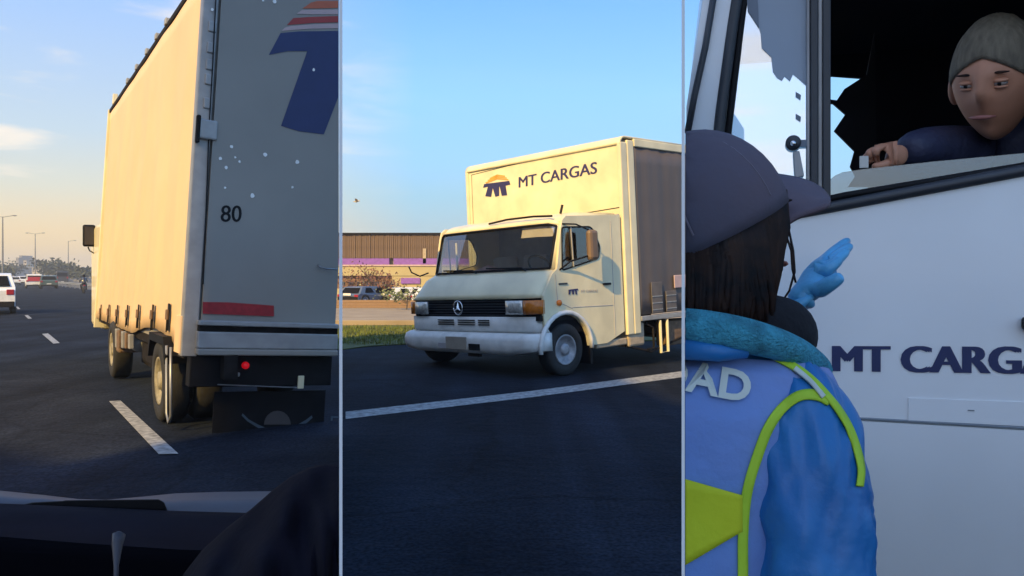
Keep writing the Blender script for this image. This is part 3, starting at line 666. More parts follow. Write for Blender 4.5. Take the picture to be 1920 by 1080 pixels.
# print on the box front
PF = BF + .004
lettering('MT CARGAS', MT.on(973, 352, 'u', PF), MT.on(1119, 325, 'u', PF), MT.on(973, 332, 'u', PF), outF, M['navy2'], mt, .012)
for poly in ([(908, 345), (955, 339), (957, 346), (948, 348), (951, 366), (941, 367), (937, 350), (936, 350), (936, 367), (929, 369), (924, 352), (921, 369), (910, 368), (915, 350), (906, 352)],):
    decal(MT, 'u', PF, poly, M['navy2'], 'logo', mt, outF)
for k in range(3):
    P0 = [(910 + 4 * k, 342 - 4 * k), (932, 333.5 - 3.2 * k), (953 - 3 * k, 336 - 3.4 * k), (953 - 3 * k, 338 - 3.4 * k), (932, 336 - 3.2 * k), (912 + 4 * k, 344 - 4 * k)]
    decal(MT, 'u', PF, P0, M['orangeprint'], 'logo_stripe', mt, outF)
def seam(pts, fr, ax_, val, out, par, r=.006, name='panel_seam', m=None):
    return MB().tube([fr.on(x, y, ax_, val) + out * .0 for x, y in pts], r, 5).build(name, m or M['chassis'], par)
seam([(884, 328), (1000, 299), (1164, 262)], MT, 'u', PF, outF, mt, .005)
seam([(1163, 264), (1166, 390), (1166, 585)], MT, 'u', PF, outF, mt, .006)
seam([(1045, 405), (1100, 399), (1166, 388)], MT, 'u', PF, outF, mt, .007)
seam([(884, 328), (888, 432)], MT, 'u', PF, outF, mt, .004)
# cab: front skin as a profile swept across with rounded corners
prof = [(.46, .60), (.55, .70), (.56, .90), (.56, 1.17), (.53, 1.24), (.36, 1.48), (.27, 1.545), (.24, 1.575), (.05, 2.27), (.01, 2.32), (-.14, 2.38), (-.5, 2.44), (-1.42, 2.46)]
nv = 24
def fr_u(v):
    e = min(v, CW - v); r0 = .22
    return 0 if e >= r0 else -.16 * (1 - e / r0) ** 2
def crown(v): return -.05 * (2 * v / CW - 1) ** 2
def tv(v, i): return v * (1 - .088 * max(0, min(1, (i - 3) / 4)))
def skin(i0, i1, name, m, v0=0, v1=CW, du=0.0, n=nv, sm=True, th=.02, vv=None):
    vs = vv or [v0 + (v1 - v0) * k / n for k in range(n + 1)]
    rg = [[MT.pt(prof[i][0] + (fr_u(v) if i < 10 else 0) + (crown(v) if i < 10 else 0) + du, tv(v, i), prof[i][1] + (0 if i < 8 else -.10 * max(0, 1 - min(v, CW - v) / .25) ** 2)) for v in vs] for i in range(i0, i1 + 1)]
    o = MB().loft(rg, cap=False, closed=False).build(name, m, mt, smooth=sm)
    if name != 'windscreen': md = o.modifiers.new('s', 'SOLIDIFY'); md.thickness = th
    return o
skin(0, 2, 'front_valance', M['white2'])
skin(3, 7, 'cab_nose', M['white'])
skin(8, 12, 'cab_roof', M['white'])
skin(2, 3, 'grille_backing', M['black'], du=-.05)
skin(7, 8, 'windscreen', M['glass'], .10, CW - .10, du=-.01, th=.006)
for v0, v1 in ((0, .10), (CW - .10, CW)): skin(7, 8, 'windscreen_pillar', M['white'], v0, v1, n=4)
# gasket round the windscreen
g = MB(); vs = [.10 + (CW - .20) * k / nv for k in range(nv + 1)]
def sp(t, v, du=.012):
    (a, c), (d, e) = prof[7], prof[8]; u = a + (d - a) * t; w_ = c + (e - c) * t
    return MT.pt(u + fr_u(v) + crown(v) + du, tv(v, 7), w_ - (.10 * max(0, 1 - min(v, CW - v) / .25) ** 2) * t)
loop = [sp(.03, v) for v in vs] + [sp(t, CW - .10) for t in (.25, .5, .75)] + [sp(.97, v) for v in vs[::-1]] + [sp(t, .10) for t in (.75, .5, .25)] + [sp(.03, .10)]
g.tube(loop, .017, 6); g.build('windscreen_seal', M['black'], mt, smooth=True)
for v0, v1 in ((.55, 1.5), (1.75, 2.7)):
    MB().tube([sp(.0, v0, .03), sp(.06, v0 + .1, .03), sp(.09, v1, .03)], .012, 6).build('wiper', M['black'], mt)
# grille bars and star
for k in range(6):
    w_ = .925 + k * .042
    rg = [MT.pt(.555 + crown(v) - .02, v, w_) for v in [.34 + (CW - .68) * q / 10 for q in range(11)]]
    MB().tube(rg, .008, 5).build('grille_bar', M['gasket'], mt)
c = MT.pt(.585, MT.lon(860, 576, 'u', .57).y, 1.04)
a_, b_ = MT.V, MT.W
ring_ = [c + a_ * (math.cos(t) * .105) + b_ * (math.sin(t) * .105) for t in [6.2832 * k / 24 for k in range(25)]]
em = MB().tube(ring_, .013, 8).build('grille_emblem', M['chrome'], mt, smooth=True)
st = MB()
for k in range(3):
    th = math.pi / 2 + k * 2.0944; d = a_ * math.cos(th) + b_ * math.sin(th); q = a_ * -math.sin(th) + b_ * math.cos(th)
    st.hexa([c + d * .10, c + q * .022, c - d * .02, c - q * .022], [c + MT.U * .02 + d * .09, c + MT.U * .03, c + MT.U * .02 - d * .01, c + MT.U * .028])
st.build('emblem_star', M['chrome'], em)
# lamps
def headlamp(v0, v1, amb_side):
    h = MB().box(MT, (.50, .562), (v0, v1), (.93, 1.15)); o = h.build('headlight', M['lens'], mt, bevel=.02)
    return o
for vA, vB, vC in ((.30, .10, -.02),):
    MB().loft([[MT.pt(.575 + fr_u(v) + crown(v) - (.0 if v > .3 else .0), v, w_) for w_ in (.95, 1.13)] for v in (.52, .42, .32, .27)], cap=False, closed=False)
def lampstrip(vs, name, m, w0=.94, w1=1.14):
    o = MB().loft([[MT.pt(.585 + fr_u(v) + crown(v), v, w_) for w_ in (w0, (w0 + w1) / 2, w1)] for v in vs], cap=False, closed=False).build(name, m, mt, smooth=True)
    md = o.modifiers.new('s', 'SOLIDIFY'); md.thickness = .04; md.offset = 0; return o
lampstrip([.62, .55, .45, .36, .29], 'headlight', M['lens']); lampstrip([.27, .2, .13, .06, .01], 'indicator', M['amber'])
lampstrip([CW - .62, CW - .5, CW - .4, CW - .29], 'headlight', M['lens']); lampstrip([CW - .27, CW - .15, CW - .01], 'indicator', M['amber'])
# slots in the valance
for k in range(3):
    for v0, v1 in ((1.35, 1.75), (1.85, 2.25), (1.02, 1.27)):
        MB().box(MT, (.553, .566), (v0, v1), (.77 + k * .035, .785 + k * .035)).build('valance_slot', M['chassis'], mt)
# bumper
rg = []
for v in [(-.03) + (CW + .06) * k / 30 for k in range(31)]:
    e = min(v + .03, CW + .03 - v); q = .20 * max(0, 1 - e / .20) ** 2
    dw = .07 * max(0, 1 - e / .5)
    rg.append([MT.pt(u - q, v, w_ + (dw if w_ < .5 else 0)) for u, w_ in ((.50, .33), (.66, .35), (.70, .42), (.70, .56), (.67, .63), (.58, .66), (.50, .66))])
MB().loft(rg).build('bumper', M['white2'], mt, smooth=True)
pl = MT.lon(855, 635, 'u', .70).y
MB().box(MT, (.695, .712), (pl - .25, pl + .25), (.40, .60)).build('number_plate', mat('blank_tan_plate', (.36, .32, .27), .5), mt, bevel=.01)
for v, m_, hw in ((MT.lon(829, 641, 'u', .70).y, M['midint'], .10), (MT.lon(889, 647, 'u', .70).y, M['black'], .13)):
    MB().box(MT, (.69, .708), (v - hw, v + hw), (.40, .50)).build('bumper_slot', m_, mt, bevel=.02)
# cab sides with window and wheel arch
def cabside(v, out, full=True):
    uw = [(.40, .60), (.42, .90), (.41, 1.20), (.21, 1.50), (.10, 1.58), (-.02, 2.18), (-.06, 2.30), (-.14, 2.36), (-1.42, 2.40), (-1.42, .55), (-.98, .40), (-.62, .40)]
    arch = [(.0 + .52 * math.cos(t) - .02, .40 + .50 * math.sin(t)) for t in [math.pi * (1 - k / 10) for k in range(11)]]
    outer = [MT.pt(u, v, w_) for u, w_ in uw] + [MT.pt(u, v, w_) for u, w_ in arch]
    return outer
win = [MT.lon(x, y, 'v', 0) for x, y in ((1053, 426), (1106, 425), (1113, 432), (1124, 462), (1122, 484), (1054, 507))]
for v, out in ((.0, -MT.V), (CW * .912, MT.V)):
    hole = [MT.pt(p.x, v, p.z) for p in win]
    s_ = MB().plate(cabside(v, out), [rr(hole, .05, 3)], -out * .04).build('cab_side', M['white'], mt)
    MB().plate(rr(hole, .05, 3), (), -out * .006).build('side_window', M['glass'], s_)
    lp = rr(hole, .05, 3); MB().tube(lp + [lp[0]], .013, 6).build('window_seal', M['black'], s_)
    a = (hole[0] + hole[1] * .42) / 1.42; d = (hole[5] * 1.0 + hole[4] * .42) / 1.42
    MB().tube([a + out * .01, d + out * .01], .012, 6).build('window_bar', M['silver2'], s_)
    arch = [MT.pt(.56 * math.cos(t) - .02, v, .40 + .535 * math.sin(t)) + out * .02 for t in [math.pi * (-.02 + 1.04 * k / 14) for k in range(15)]]
    MB().tube(arch, .035, 8).build('wheel_arch', M['white2'], s_, smooth=True)
    MB().lathe(MT.pt(.10 if v == 0 else .1, v, 1.08) + out * .0, out, [(.045, 0), (.045, .03), (.02, .045), (.001, .046)], 12).build('side_indicator', M['amber'], s_)
    MB().box(MT, (-1.10, -.92), (v - .03 if v == 0 else v, v if v == 0 else v + .03), (1.30, 1.335)).build('door_handle', M['black'], s_, bevel=.006)
    MB().box(MT, (-.10, .08), (v - .012 if v == 0 else v, v if v == 0 else v + .012), (1.345, 1.37)).build('model_badge', M['gasket'], s_)
    for pts in ([(-.20, 1.0), (-1.15, .98)], [(-1.18, .5), (-1.18, 2.3)], [(.15, 1.5), (.12, 1.1), (-.2, .98)]):
        MB().tube([MT.pt(u, v, w_) + out * .002 for u, w_ in pts], .005, 5).build('door_seam', M['midint'], s_)
    MB().box(MT, (-.62, -.56), (v if v == 0 else v - .3, v + .3 if v == 0 else v), (.12, .62)).build('mud_flap', M['black'], mt)
decal(MT, 'v', -.004, [(1066, 543), (1083, 541), (1084, 544), (1081, 544), (1082, 552), (1079, 552), (1078, 545), (1076, 545), (1076, 552), (1073, 552), (1072, 545), (1070, 545), (1069, 552), (1066, 552)], M['navy2'], 'door_logo', mt, -MT.V)
lettering('MT CARGAS', MT.on(1089, 548, 'v', -.004), MT.on(1120, 547, 'v', -.004), MT.on(1089, 543.5, 'v', -.004), -MT.V, M['midint'], mt, 0)
# cab back, floor, inside
MB().box(MT, (-1.44, -1.40), (.03, CW - .03), (.6, 2.42)).build('cab_back', M['midint'], mt)
MB().box(MT, (-1.4, .36), (.05, CW - .05), (.62, .95)).build('cab_floor', M['interior'], mt)
MB().box(MT, (-.20, .10), (.08, CW * .9 - .08), (1.2, 1.46)).build('dashboard', M['midint'], mt, bevel=.06)
for v in (.75, CW / 2, CW - .8):
    sr = MB().box(MT, (-1.0, -.55), (v - .28, v + .28), (1.0, 1.15)).build('seat', M['interior'], mt, bevel=.05)
    MB().box(MT, (-1.15, -1.0), (v - .28, v + .28), (1.1, 1.85)).build('backrest', M['midint'], sr, bevel=.06)
cs = MT.pt(-.36, .75, 1.62); a1 = MT.V; b1 = (MT.W * .75 + MT.U * .65).normalized()
MB().tube([cs + a1 * (.24 * math.cos(t)) + b1 * (.24 * math.sin(t)) for t in [6.2832 * k / 20 for k in range(21)]], .016, 8).build('steering_wheel', M['black'], mt, smooth=True)
M['paper'] = mat('white_paper', (.7, .68, .62), .8); M['pinkcloth'] = mat('dusky_pink_cloth', (.55, .33, .32), .9, bump=.3)
o = MB(); 
rgs = []
for i in range(46):
    v = 1.15 + 1.0 * i / 45; rgs.append([MT.pt(-.06 + .16 * math.cos(t), v, 1.49 + (.04 + .16 * math.sin(math.pi * i / 45) + .05 * noise.noise(Vector((i * .22, t, 3)))) * math.sin(t) * (1 if math.sin(t) > 0 else .2)) for t in [6.2832 * k / 14 for k in range(14)]])
MB().loft(rgs).build('folded_cloth', M['pinkcloth'], mt, smooth=True)
MB().box(MT, (-.05, .12), (.55, 1.05), (1.465, 1.60)).build('paper_stack', M['paper'], mt, bevel=.01)
MB().box(MT, (-.08, .10), (1.9, 2.4), (1.465, 1.53)).build('paper_sheet', M['paper'], mt)
M['visor'] = mat('grey_sun_visor', (.50, .46, .46), .8)
MB().loft([[sp(t, v, -.05) for t in (.72, .94)] for v in (.16, .5, .85)], cap=False, closed=False).build('sun_visor', M['visor'], mt)
MB().tube([MT.pt(.0, CW - .75, 1.5), MT.pt(.0, CW - .75, 2.1)], .02).build('grab_pole', M['paper'], mt)
# mirrors
q = MT.lon(1111, 457, 'v', -.22)
mr = MB().box(MT, (q.x - .10, q.x + .10), (-.27, -.16), (q.z - .25, q.z + .21)).build('wing_mirror', mat('brown_mirror_housing', (.17, .11, .07), .5), mt, bevel=.05)
MB().tube([MT.pt(q.x + .1, -.2, q.z - .18), MT.pt(q.x + .35, -.08, q.z - .25), MT.pt(.05, .0, 1.56)], .014, 6).build('mirror_arm', M['black'], mr)
MB().tube([MT.pt(q.x + .02, -.2, q.z + .2), MT.pt(q.x + .2, -.08, q.z + .3), MT.pt(-.05, 0, 2.24)], .012, 6).build('mirror_arm', M['black'], mr)
MB().tube([MT.pt(.25, CW * .91, 1.62), MT.pt(.36, CW * .91 + .10, 1.57), MT.pt(.42, CW * .91 + .25, 1.64), MT.pt(.42, CW * .91 + .32, 1.74)], .013, 6).build('mirror_arm', M['black'], mt, smooth=True)
MB().tube([MT.on(x, y, 'u', .0) for x, y in ((917, 420), (950, 412), (1000, 406), (1035, 405))], .016, 6).build('roof_strip', M['chassis'], mt)
MB().tube([MT.pt(-.3, .25, 2.42), MT.pt(-.35, .25, 2.55)], .02, 6).build('aerial', M['black'], mt)
# running gear
MB().box(MG, (-5.2, .35), (.7, .84), (.45, .68)).build('chassis_rail', M['chassis'], mt); MB().box(MG, (-5.2, .35), (CW - .84, CW - .7), (.45, .68)).build('chassis_rail', M['chassis'], mt)
wheel(mt, MG.pt(-.0, .12, .385), -MG.V, .385, .24, M['rimgrey'], M['rubber'])
wheel(mt, MG.pt(-.0, CW - .25, .385), MG.V, .385, .24, M['rimgrey'], M['rubber'])
wheel(mt, MG.pt(-3.75, .14, .385), -MG.V, .385, .24, M['rimgrey'], M['rubber'])
wheel(mt, MG.pt(-3.75, CW - .1, .385), MG.V, .385, .24, M['rimgrey'], M['rubber'])
for u in (0, -3.75): MB().tube([MG.pt(u, .2, .385), MG.pt(u, CW - .2, .385)], .07).build('axle', M['chassis'], mt)
MB().box(MG, (-.5, .5), (.35, CW - .35), (.40, .85)).build('engine_sump', M['black'], mt, bevel=.05)
MB().box(MG, (-.55, .5), (.05, .34), (.82, .9)).build('inner_arch', M['black'], mt)
M['tankm'] = mat('tan_metal_tank', (.42, .34, .24), .6, noise_amt=.25, scale=9)
tk = MB().box(MT, (-1.95, -1.52), (.0, .30), (.28, .66)).build('fuel_tank', M['tankm'], mt, bevel=.04)
MB().box(MT, (-1.98, -1.49), (-.01, .31), (.66, .71)).build('tank_lid', M['chassis'], tk, bevel=.01)
MB().tube([MT.pt(-2.0, .0, .62), MT.pt(-2.15, -.02, .55), MT.pt(-2.15, -.02, .22), MT.pt(-2.0, .0, .2)], .02, 8).build('step_hoop', M['chassis'], mt)
MB().tube([MT.pt(-2.35, -.02, .66), MT.pt(-2.35, -.02, .12), MT.pt(-2.55, -.02, .12), MT.pt(-2.55, -.02, .66)], .025, 8).build('step_hoop', M['white'], mt)
MB().box(MT, (-3.2, -2.65), (.05, .3), (.2, .62)).build('battery_box', M['rust'], mt, bevel=.02)
MB().box(MT, (-1.5, -.75), (.02, .3), (.33, .44)).build('cab_step', M['tankm'], mt, bevel=.02)
MB().tube([MT.pt(-4.9, .1, .62), MT.pt(-2.1, .0, .16), MT.pt(-1.5, .05, .30)], .02, 6).build('side_guard', M['chassis'], mt)

# bird
bp_ = px(668, 378, 40); b = MB(); b.tube([bp_ + Vector((-.16, 0, 0)), bp_, bp_ + Vector((.18, 0, .04))], [.01, .05, .015], 6)
for s_ in (-1, 1): b.add([bp_ + Vector((-.05, 0, .02)), bp_ + Vector((.08, 0, .03)), bp_ + Vector((.12, s_ * .35, .10)), bp_ + Vector((0, s_ * .4, .12))], [(0, 1, 2, 3)])
tag(b.build('bird', M['bird']), 'small pale bird gliding above the brown warehouse', 'bird')

# warehouse behind the truck
WY = 52.0
wh = thing('warehouse', (px(700, 520, WY).x, WY, 0), 'long brown-topped warehouse with a purple stripe behind the truck', 'warehouse')
M['brown'] = mat('brown_ribbed_cladding', (.15, .10, .07), .8, noise_amt=.2, scale=1)
M['purple'] = mat('purple_fascia', (.23, .10, .42), .7, noise_amt=.15)
M['creamw'] = mat('cream_render', (.42, .36, .20), .9, noise_amt=.1, scale=.7)
M['shopdark'] = mat('brown_shopfront', (.20, .12, .07), .8, noise_amt=.3, scale=1)
def wz(y): return EYE + (520 - y) / FPX * WY
def wx(x): return (x - CX) / FPX * WY
xa, xb = wx(560), wx(880)
MB().box(WF, (WY + .3, WY + 18), (xa, xb), (0, wz(438) - .1)).build('wall', M['creamw'], wh)
MB().box(WF, (WY - .1, WY + 18), (xa - .2, xb), (wz(440), wz(436.5))).build('roof', M['chassis'], wh)
rb = None; nrib = 90
for k in range(nrib):
    x0 = xa + (xb - xa) * k / nrib
    if rb is None: rb = MB().box(WF, (WY, WY + .28), (x0, x0 + (xb - xa) / nrib * .86), (wz(484), wz(440))).build('cladding_panel', M['brown'], wh)
    else: o = rb.copy(); col.objects.link(o); o.parent = wh; o.location = Vector((x0 - xa, random.uniform(-.03, .03), 0))
for a, c in ((560, 730), (738, 880)): MB().box(WF, (WY - .06, WY + .2), (wx(a), wx(c)), (wz(496), wz(484.5))).build('stripe', M['purple'], wh)
MB().box(WF, (WY - .12, WY + .2), (wx(560), wx(880)), (wz(499), wz(496.2))).build('ledge', M['pinkprint'], wh)
MB().box(WF, (WY - .05, WY + .2), (wx(560), wx(880)), (wz(517), wz(499.2))).build('parapet', M['creamw'], wh)
MB().box(WF, (WY + .22, WY + .29), (xa, xb), (0, wz(517))).build('shopfront', M['shopdark'], wh)
MB().box(WF, (WY + .0, WY + .22), (wx(735), wx(880)), (0, wz(517.2))).build('front_wall', M['creamw'], wh)
MB().box(WF, (WY - .1, WY - .01), (wx(752), wx(788)), (wz(532), wz(521))).build('sign', M['purple'], wh, bevel=.02)
MB().box(WF, (WY - .06, WY + .2), (wx(793), wx(799)), (wz(494), wz(466))).build('chimney_pipe', M['tankm'], wh)
for a, c, yt in ((600, 640, 540), (646, 680, 540), (690, 697, 525)): MB().box(WF, (WY - 3, WY - 2.7), (wx(a), wx(c)), (0, wz(yt))).build('low_wall', M['creamw'], wh)
for k in range(9):
    x = 604 + k * 16; o = MB().box(WF, (WY + .15, WY + .21), (wx(x), wx(x + 9)), (.2, wz(528))).build('window', M['farglass'], wh)
fb_ = thing('boundary_wall', (wx(700), 38, 0), 'low brown brick wall behind the parked cars', 'wall')
zb = EYE + (520 - 563) / FPX * 38
bk = None; n_ = 0
for j in range(3):
    for i in range(42):
        x0 = -9.5 + i * .25 + (j % 2) * .21
        if bk is None: bk = MB().box(WF, (38, 38.15), (x0, x0 + .40), (0, .118)).build('brick', mat('brown_block', (.30, .19, .11), .9, noise_amt=.3, scale=2), fb_, bevel=.01)
        else: o = bk.copy(); col.objects.link(o); o.parent = fb_; o.location = bk.location + Vector((x0 + 9.5, random.uniform(-.006, .006), j * .124))
MB().box(WF, (38.02, 38.13), (-9.5, 8.0), (0, .37)).build('mortar', M['tan'], fb_)
M['redleaf'] = mat('rusty_autumn_leaves', (.24, .10, .06), .8, scale=2, c2=(.11, .055, .035)); M['cleaf'] = mat('pale_yellow_green_leaves', (.22, .24, .09), .8, c2=(.12, .14, .05))
for x, D, h, r, lb, lm in ((665, 42, 2.0, 1.4, 'rusty-leaved tree left before the warehouse beside the blue-grey car', M['redleaf']), (700, 44, 2.2, 1.5, 'thin rusty-leaved tree in the middle before the warehouse', M['redleaf']), (722, 41, 1.7, 1.0, 'small rusty-leaved tree nearest the purple wall sign', M['redleaf']), (762, 36, 1.05, 1.3, 'pale rounded shrub just left of the truck headlight', M['cleaf'])):
    p = px(x, 520, D); tree((p.x, p.y, 0), h, r, lb, lm, None, 260, .09)
car(652, 575, 1.0, 2.9, 1.45, P_b, 'blue-grey hatchback parked leftmost before the warehouse', 'parked car', yaw=35)
car(722, 574, .95, 2.9, 1.4, P_w, 'white car parked between the blue-grey one and the truck', 'parked car', yaw=60)
car(768, 575, .95, 2.9, 1.4, P_w, 'white car parked right behind the truck bumper corner', 'parked car', yaw=75)
# unseen block added behind the viewpoint to shade the foreground and truck rear
Pd = Vector((-SUNH.y, SUNH.x, 0)) * -1
Pd = Vector((.866, -.5, 0))
Cc = BL_.pt(rear, -.05, 2.5); Cc.z = 0
tb = Cc + SUNH * 25; L_ = 7.6
sk2 = 1
tw = thing('tower_block', tb, 'plain pale tower block standing behind the viewpoint', 'building')
F2 = Fr(tb, math.atan2(SUNH.x, SUNH.y)); sgn = 1 if F2.V.dot(Pd) > 0 else -1
HT = 20.6
sk = [(0, HT), (.8, HT), (1.1, 19.7), (3.0, 18.1), (5.8, 16.7), (L_, 16.7)]  # roofline stepped down to shape the edge of the cast shadow
MB().plate([F2.pt(0, 0, 0)] + [F2.pt(0, sgn * a, h) for a, h in sk] + [F2.pt(0, sgn * L_, 0)], (), F2.U * 6).build('wall', M['faded'][2], tw)
MB().plate([F2.pt(-.1, sgn * a, h + .003) for a, h in sk] + [F2.pt(-.1, sgn * a, h + .15) for a, h in sk[::-1]], (), F2.U * 6.2).build('roof', M['faded'][3], tw)
MB().box(F2, (.01, 5.9), (-sgn * 9, 0), (0, 14.9)).build('low_wing', M['faded'][0], tw)  # added to shade the near road on the left
wn = None
for i in range(4):
    for j in range(4):
        if wn is None: wn = MB().box(F2, (-.06, .0), (sgn * .5, sgn * 1.6), (1.2, 2.8)).build('window', M['farglass'], tw)
        else: o = wn.copy(); col.objects.link(o); o.parent = tw; o.location = F2.V * sgn * (i * 1.8) + Vector((0, 0, j * 3.3))

# clip everything of the left bay against the partition board it stands up to
ml = (635.2 - CX) / FPX
def all_meshes(o):
    out = [o] if o.type == 'MESH' else []
    for c in o.children: out += all_meshes(c)
    return out
bpy.context.view_layer.update()
for root in (tr, pv, o_jacket):
    for q in all_meshes(root):
        if max(((q.matrix_world @ v.co).x - ml * (q.matrix_world @ v.co).y) for v in q.data.vertices) > -.03:
            apply_clip(q, Vector((0, 0, 0)), Vector((-1, ml, 0)).normalized())

# ------------------------------------------------------------------ RIGHT BAY: cab side, driver, woman
def skinned(name, pts, edges, m, parent, sub=2, root=0, flat=None):
    """one continuous surface grown round joints; pts = (Vector, radius or (rx, ry))"""
    me = bpy.data.meshes.new(name); base = parent_loc(parent)
    me.from_pydata([p - base for p, r in pts], edges, []); me.materials.append(m)
    o = bpy.data.objects.new(name, me); col.objects.link(o); o.parent = parent
    md = o.modifiers.new('skin', 'SKIN'); md.use_smooth_shade = True; md.branch_smoothing = .4
    for i, (p, r) in enumerate(pts): me.skin_vertices[0].data[i].radius = r if isinstance(r, tuple) else (r, r)
    me.skin_vertices[0].data[root].use_root = True
    s_ = o.modifiers.new('sub', 'SUBSURF'); s_.levels = sub; s_.render_levels = sub
    return o
def head(c, fwd, up, S, skinm, parent, lipm, name='head'):
    fwd = fwd.normalized(); right = fwd.cross(up).normalized(); up = right.cross(fwd)
    nu_, nv_ = 40, 30; rings = []
    def gauss(x, y, sx, sy): return math.exp(-(x / sx) ** 2 - (y / sy) ** 2)
    for j in range(nv_ + 1):
        ph = math.pi * (j + .01) / (nv_ + .02); z = math.cos(ph); q = math.sin(ph); r_ = []
        for i in range(nu_):
            th = 2 * math.pi * i / nu_; x = q * math.sin(th); y = q * math.cos(th)
            X, Y, Z = x * .076, y * .096, z * .118
            if z < 0: X *= 1 - .32 * (-z) ** 1.3; Y *= 1 - .10 * (-z); 
            if z < 0 and y < 0: Y *= 1 + .35 * z
            if y > 0:
                Y += .026 * gauss(x, z + .16, .13, .16) + .012 * gauss(x, z - .02, .12, .25)      # nose
                Y += .006 * gauss(x, z - .16, .6, .08) - .010 * (gauss(x - .36, z + .0, .2, .12) + gauss(x + .36, z + .0, .2, .12))
                Y += .007 * gauss(x, z + .46, .28, .06) + .007 * gauss(x, z + .56, .24, .06) - .003 * gauss(x, z + .51, .3, .02)
                Y += .012 * gauss(x, z + .86, .3, .14)
            r_.append(c + (right * X + fwd * Y + up * Z) * S)
        rings.append(r_)
    o = MB().loft(rings).build(name, skinm, parent, smooth=True)
    for sd in (-1, 1):
        e = c + (right * sd * .029 + fwd * .0815 + up * .001) * S
        ey = MB().ell(e, right * .0125 * S, fwd * .010 * S, up * .0062 * S, 14, 8).build('eye', M['eyewhite'], o, smooth=True)
        MB().ell(e + up * .0052 * S + fwd * .0012 * S, right * .0145 * S, fwd * .0108 * S, up * .0052 * S, 14, 8).build('eyelid', skinm, o, smooth=True); MB().ell(e - up * .0068 * S, right * .0135 * S, fwd * .0100 * S, up * .0040 * S, 14, 8).build('eyelid', skinm, o, smooth=True)
        MB().ell(e + fwd * .0078 * S, right * .0046 * S, fwd * .0026 * S, up * .0046 * S, 10, 6).build('iris', M['black'], o, smooth=True)
        MB().ell(e + up * .021 * S + fwd * .008 * S, right * .018 * S, fwd * .004 * S, up * .0026 * S, 10, 6).build('eyebrow', M['hair'], o, smooth=True)
        ec = c + (right * sd * .077 - fwd * .004 - up * .012) * S
        MB().ell(ec, right * sd * .010 * S, (fwd * .017 - right * sd * -.004) * S, up * .032 * S, 14, 10).build('ear', skinm, o, smooth=True)
    MB().tube([c + (right * t * .024 + fwd * (.101 - .010 * t * t) - up * .060) * S for t in (-1, -.5, 0, .5, 1)], [.0015 * S, .004 * S, .005 * S, .004 * S, .0015 * S], 8).build('mouth', lipm, o, smooth=True)
    return o, right, fwd, up
M['skin'] = mat('tan_skin', (.52, .24, .145), .55, noise_amt=.08, scale=20); M['skinw'] = mat('light_skin', (.50, .32, .25), .55, noise_amt=.08, scale=20)
M['lip'] = mat('lip', (.32, .12, .10), .5); M['eyewhite'] = mat('eye_white', (.30, .27, .25), .3)
M['hair'] = mat('black_hair', (.007, .006, .008), .6, spec=.25, noise_amt=.5, scale=40, c2=(.045, .020, .012))
M['greycap'] = mat('short_beige_grey_hair', (.19, .16, .115), .85, noise_amt=.3, scale=90, bump=.4, stretch=(1, 1, .3))
M['navyjacket'] = mat('navy_padded_jacket', (.020, .024, .062), .6, noise_amt=.3, scale=9, bump=.25)
M['film'] = mat('grey_sun_film', (.30, .35, .42), .6, noise_amt=.05)  # colour of the reflection painted on the quarter glass
M['film2'] = mat('dark_grey_sticker', (.16, .19, .24), .6)  # stickers and catch arm, also the darker painted reflection
M['doorline'] = mat('grey_shut_line', (.20, .23, .26), .6)
DF = Fr((.7267, 1.7, 0), R(17.17))
cab = thing('truck_cab', DF.pt(0, 0, 0), 'white truck cab close up, driver window half open and company lettering on its door', 'truck')
dO = -DF.U
def D(x, y, u=0.0): return DF.on(x, y, 'u', u)
oc = [D(1322, -60), D(1290, 190), D(1287, 330), D(1287, 1700), ]
outer = [D(1334, -60), D(1287, 200), D(1286, 420), D(1287, 766), D(1500, 779), D(1700, 790), D(1990, 807), DF.pt(0, 1.25, D(1990, 807).z - .005), DF.pt(0, 1.25, 2.28), DF.pt(0, DF.lon(1345, -60, 'u', 0).y, 2.28)]
outer[0] = D(1330, -80)
outer[-1] = D(1318, -330); outer[-2] = DF.pt(0, 1.25, D(1318, -330).z)
whole = [D(1395, -85), D(1372, 60), D(1350, 220), D(1334, 400), D(1352, 427), D(1556, 389), D(1920, 320), D(2090, 288), D(2100, -85)]
whole = rr(whole, .03, 4)
dp = MB().plate(outer, [whole], DF.U * .035).build('side_panel', M['door_white'], cab)
MB().tube(whole + [whole[0]], .0125, 8).build('window_gasket', M['gasket'], cab, smooth=True)
MB().tube([p + DF.U * .01 for p in inset(whole, .02)] + [inset(whole, .02)[0] + DF.U * .01], .008, 8).build('window_gasket', M['black'], cab, smooth=True)
MB().tube([D(1347, -60, -.008), D(1322, 90, -.008), D(1302, 180, -.008), D(1289, 250, -.008)], .0075, 8).build('drip_rail', M['gasket'], cab, smooth=True)
MB().loft([[D(1331, -90, .0), D(1331, -90, .0) + DF.V * -.015 + DF.U * .05, D(1331, -90, .0) + DF.V * -.01 + DF.U * .12], [D(1287, 200, .0), D(1287, 200, .0) + DF.V * -.004 + DF.U * .05, D(1288, 200, .0) + DF.U * .12]], cap=False, closed=False).build('windscreen_pillar', M['door_white'], cab, smooth=True)
rows = []
for k in range(17):
    q = k / 16; row = []
    for x, y in ((1290, 767), (1400, 773), (1500, 779), (1700, 790), (1990, 807), (2160, 814)):
        p = D(x, y); z = p.z - .003 - (p.z - .5) * q
        row.append(Vector((p.x, p.y, z)) + DF.U * (.0005 + .48 * ((p.z - z)) ** 1.8))
    rows.append(row)
o = MB().loft(rows, cap=False, closed=False).build('lower_panel', M['door_white'], cab, smooth=True); md = o.modifiers.new('s', 'SOLIDIFY'); md.thickness = .01; md.use_rim = False
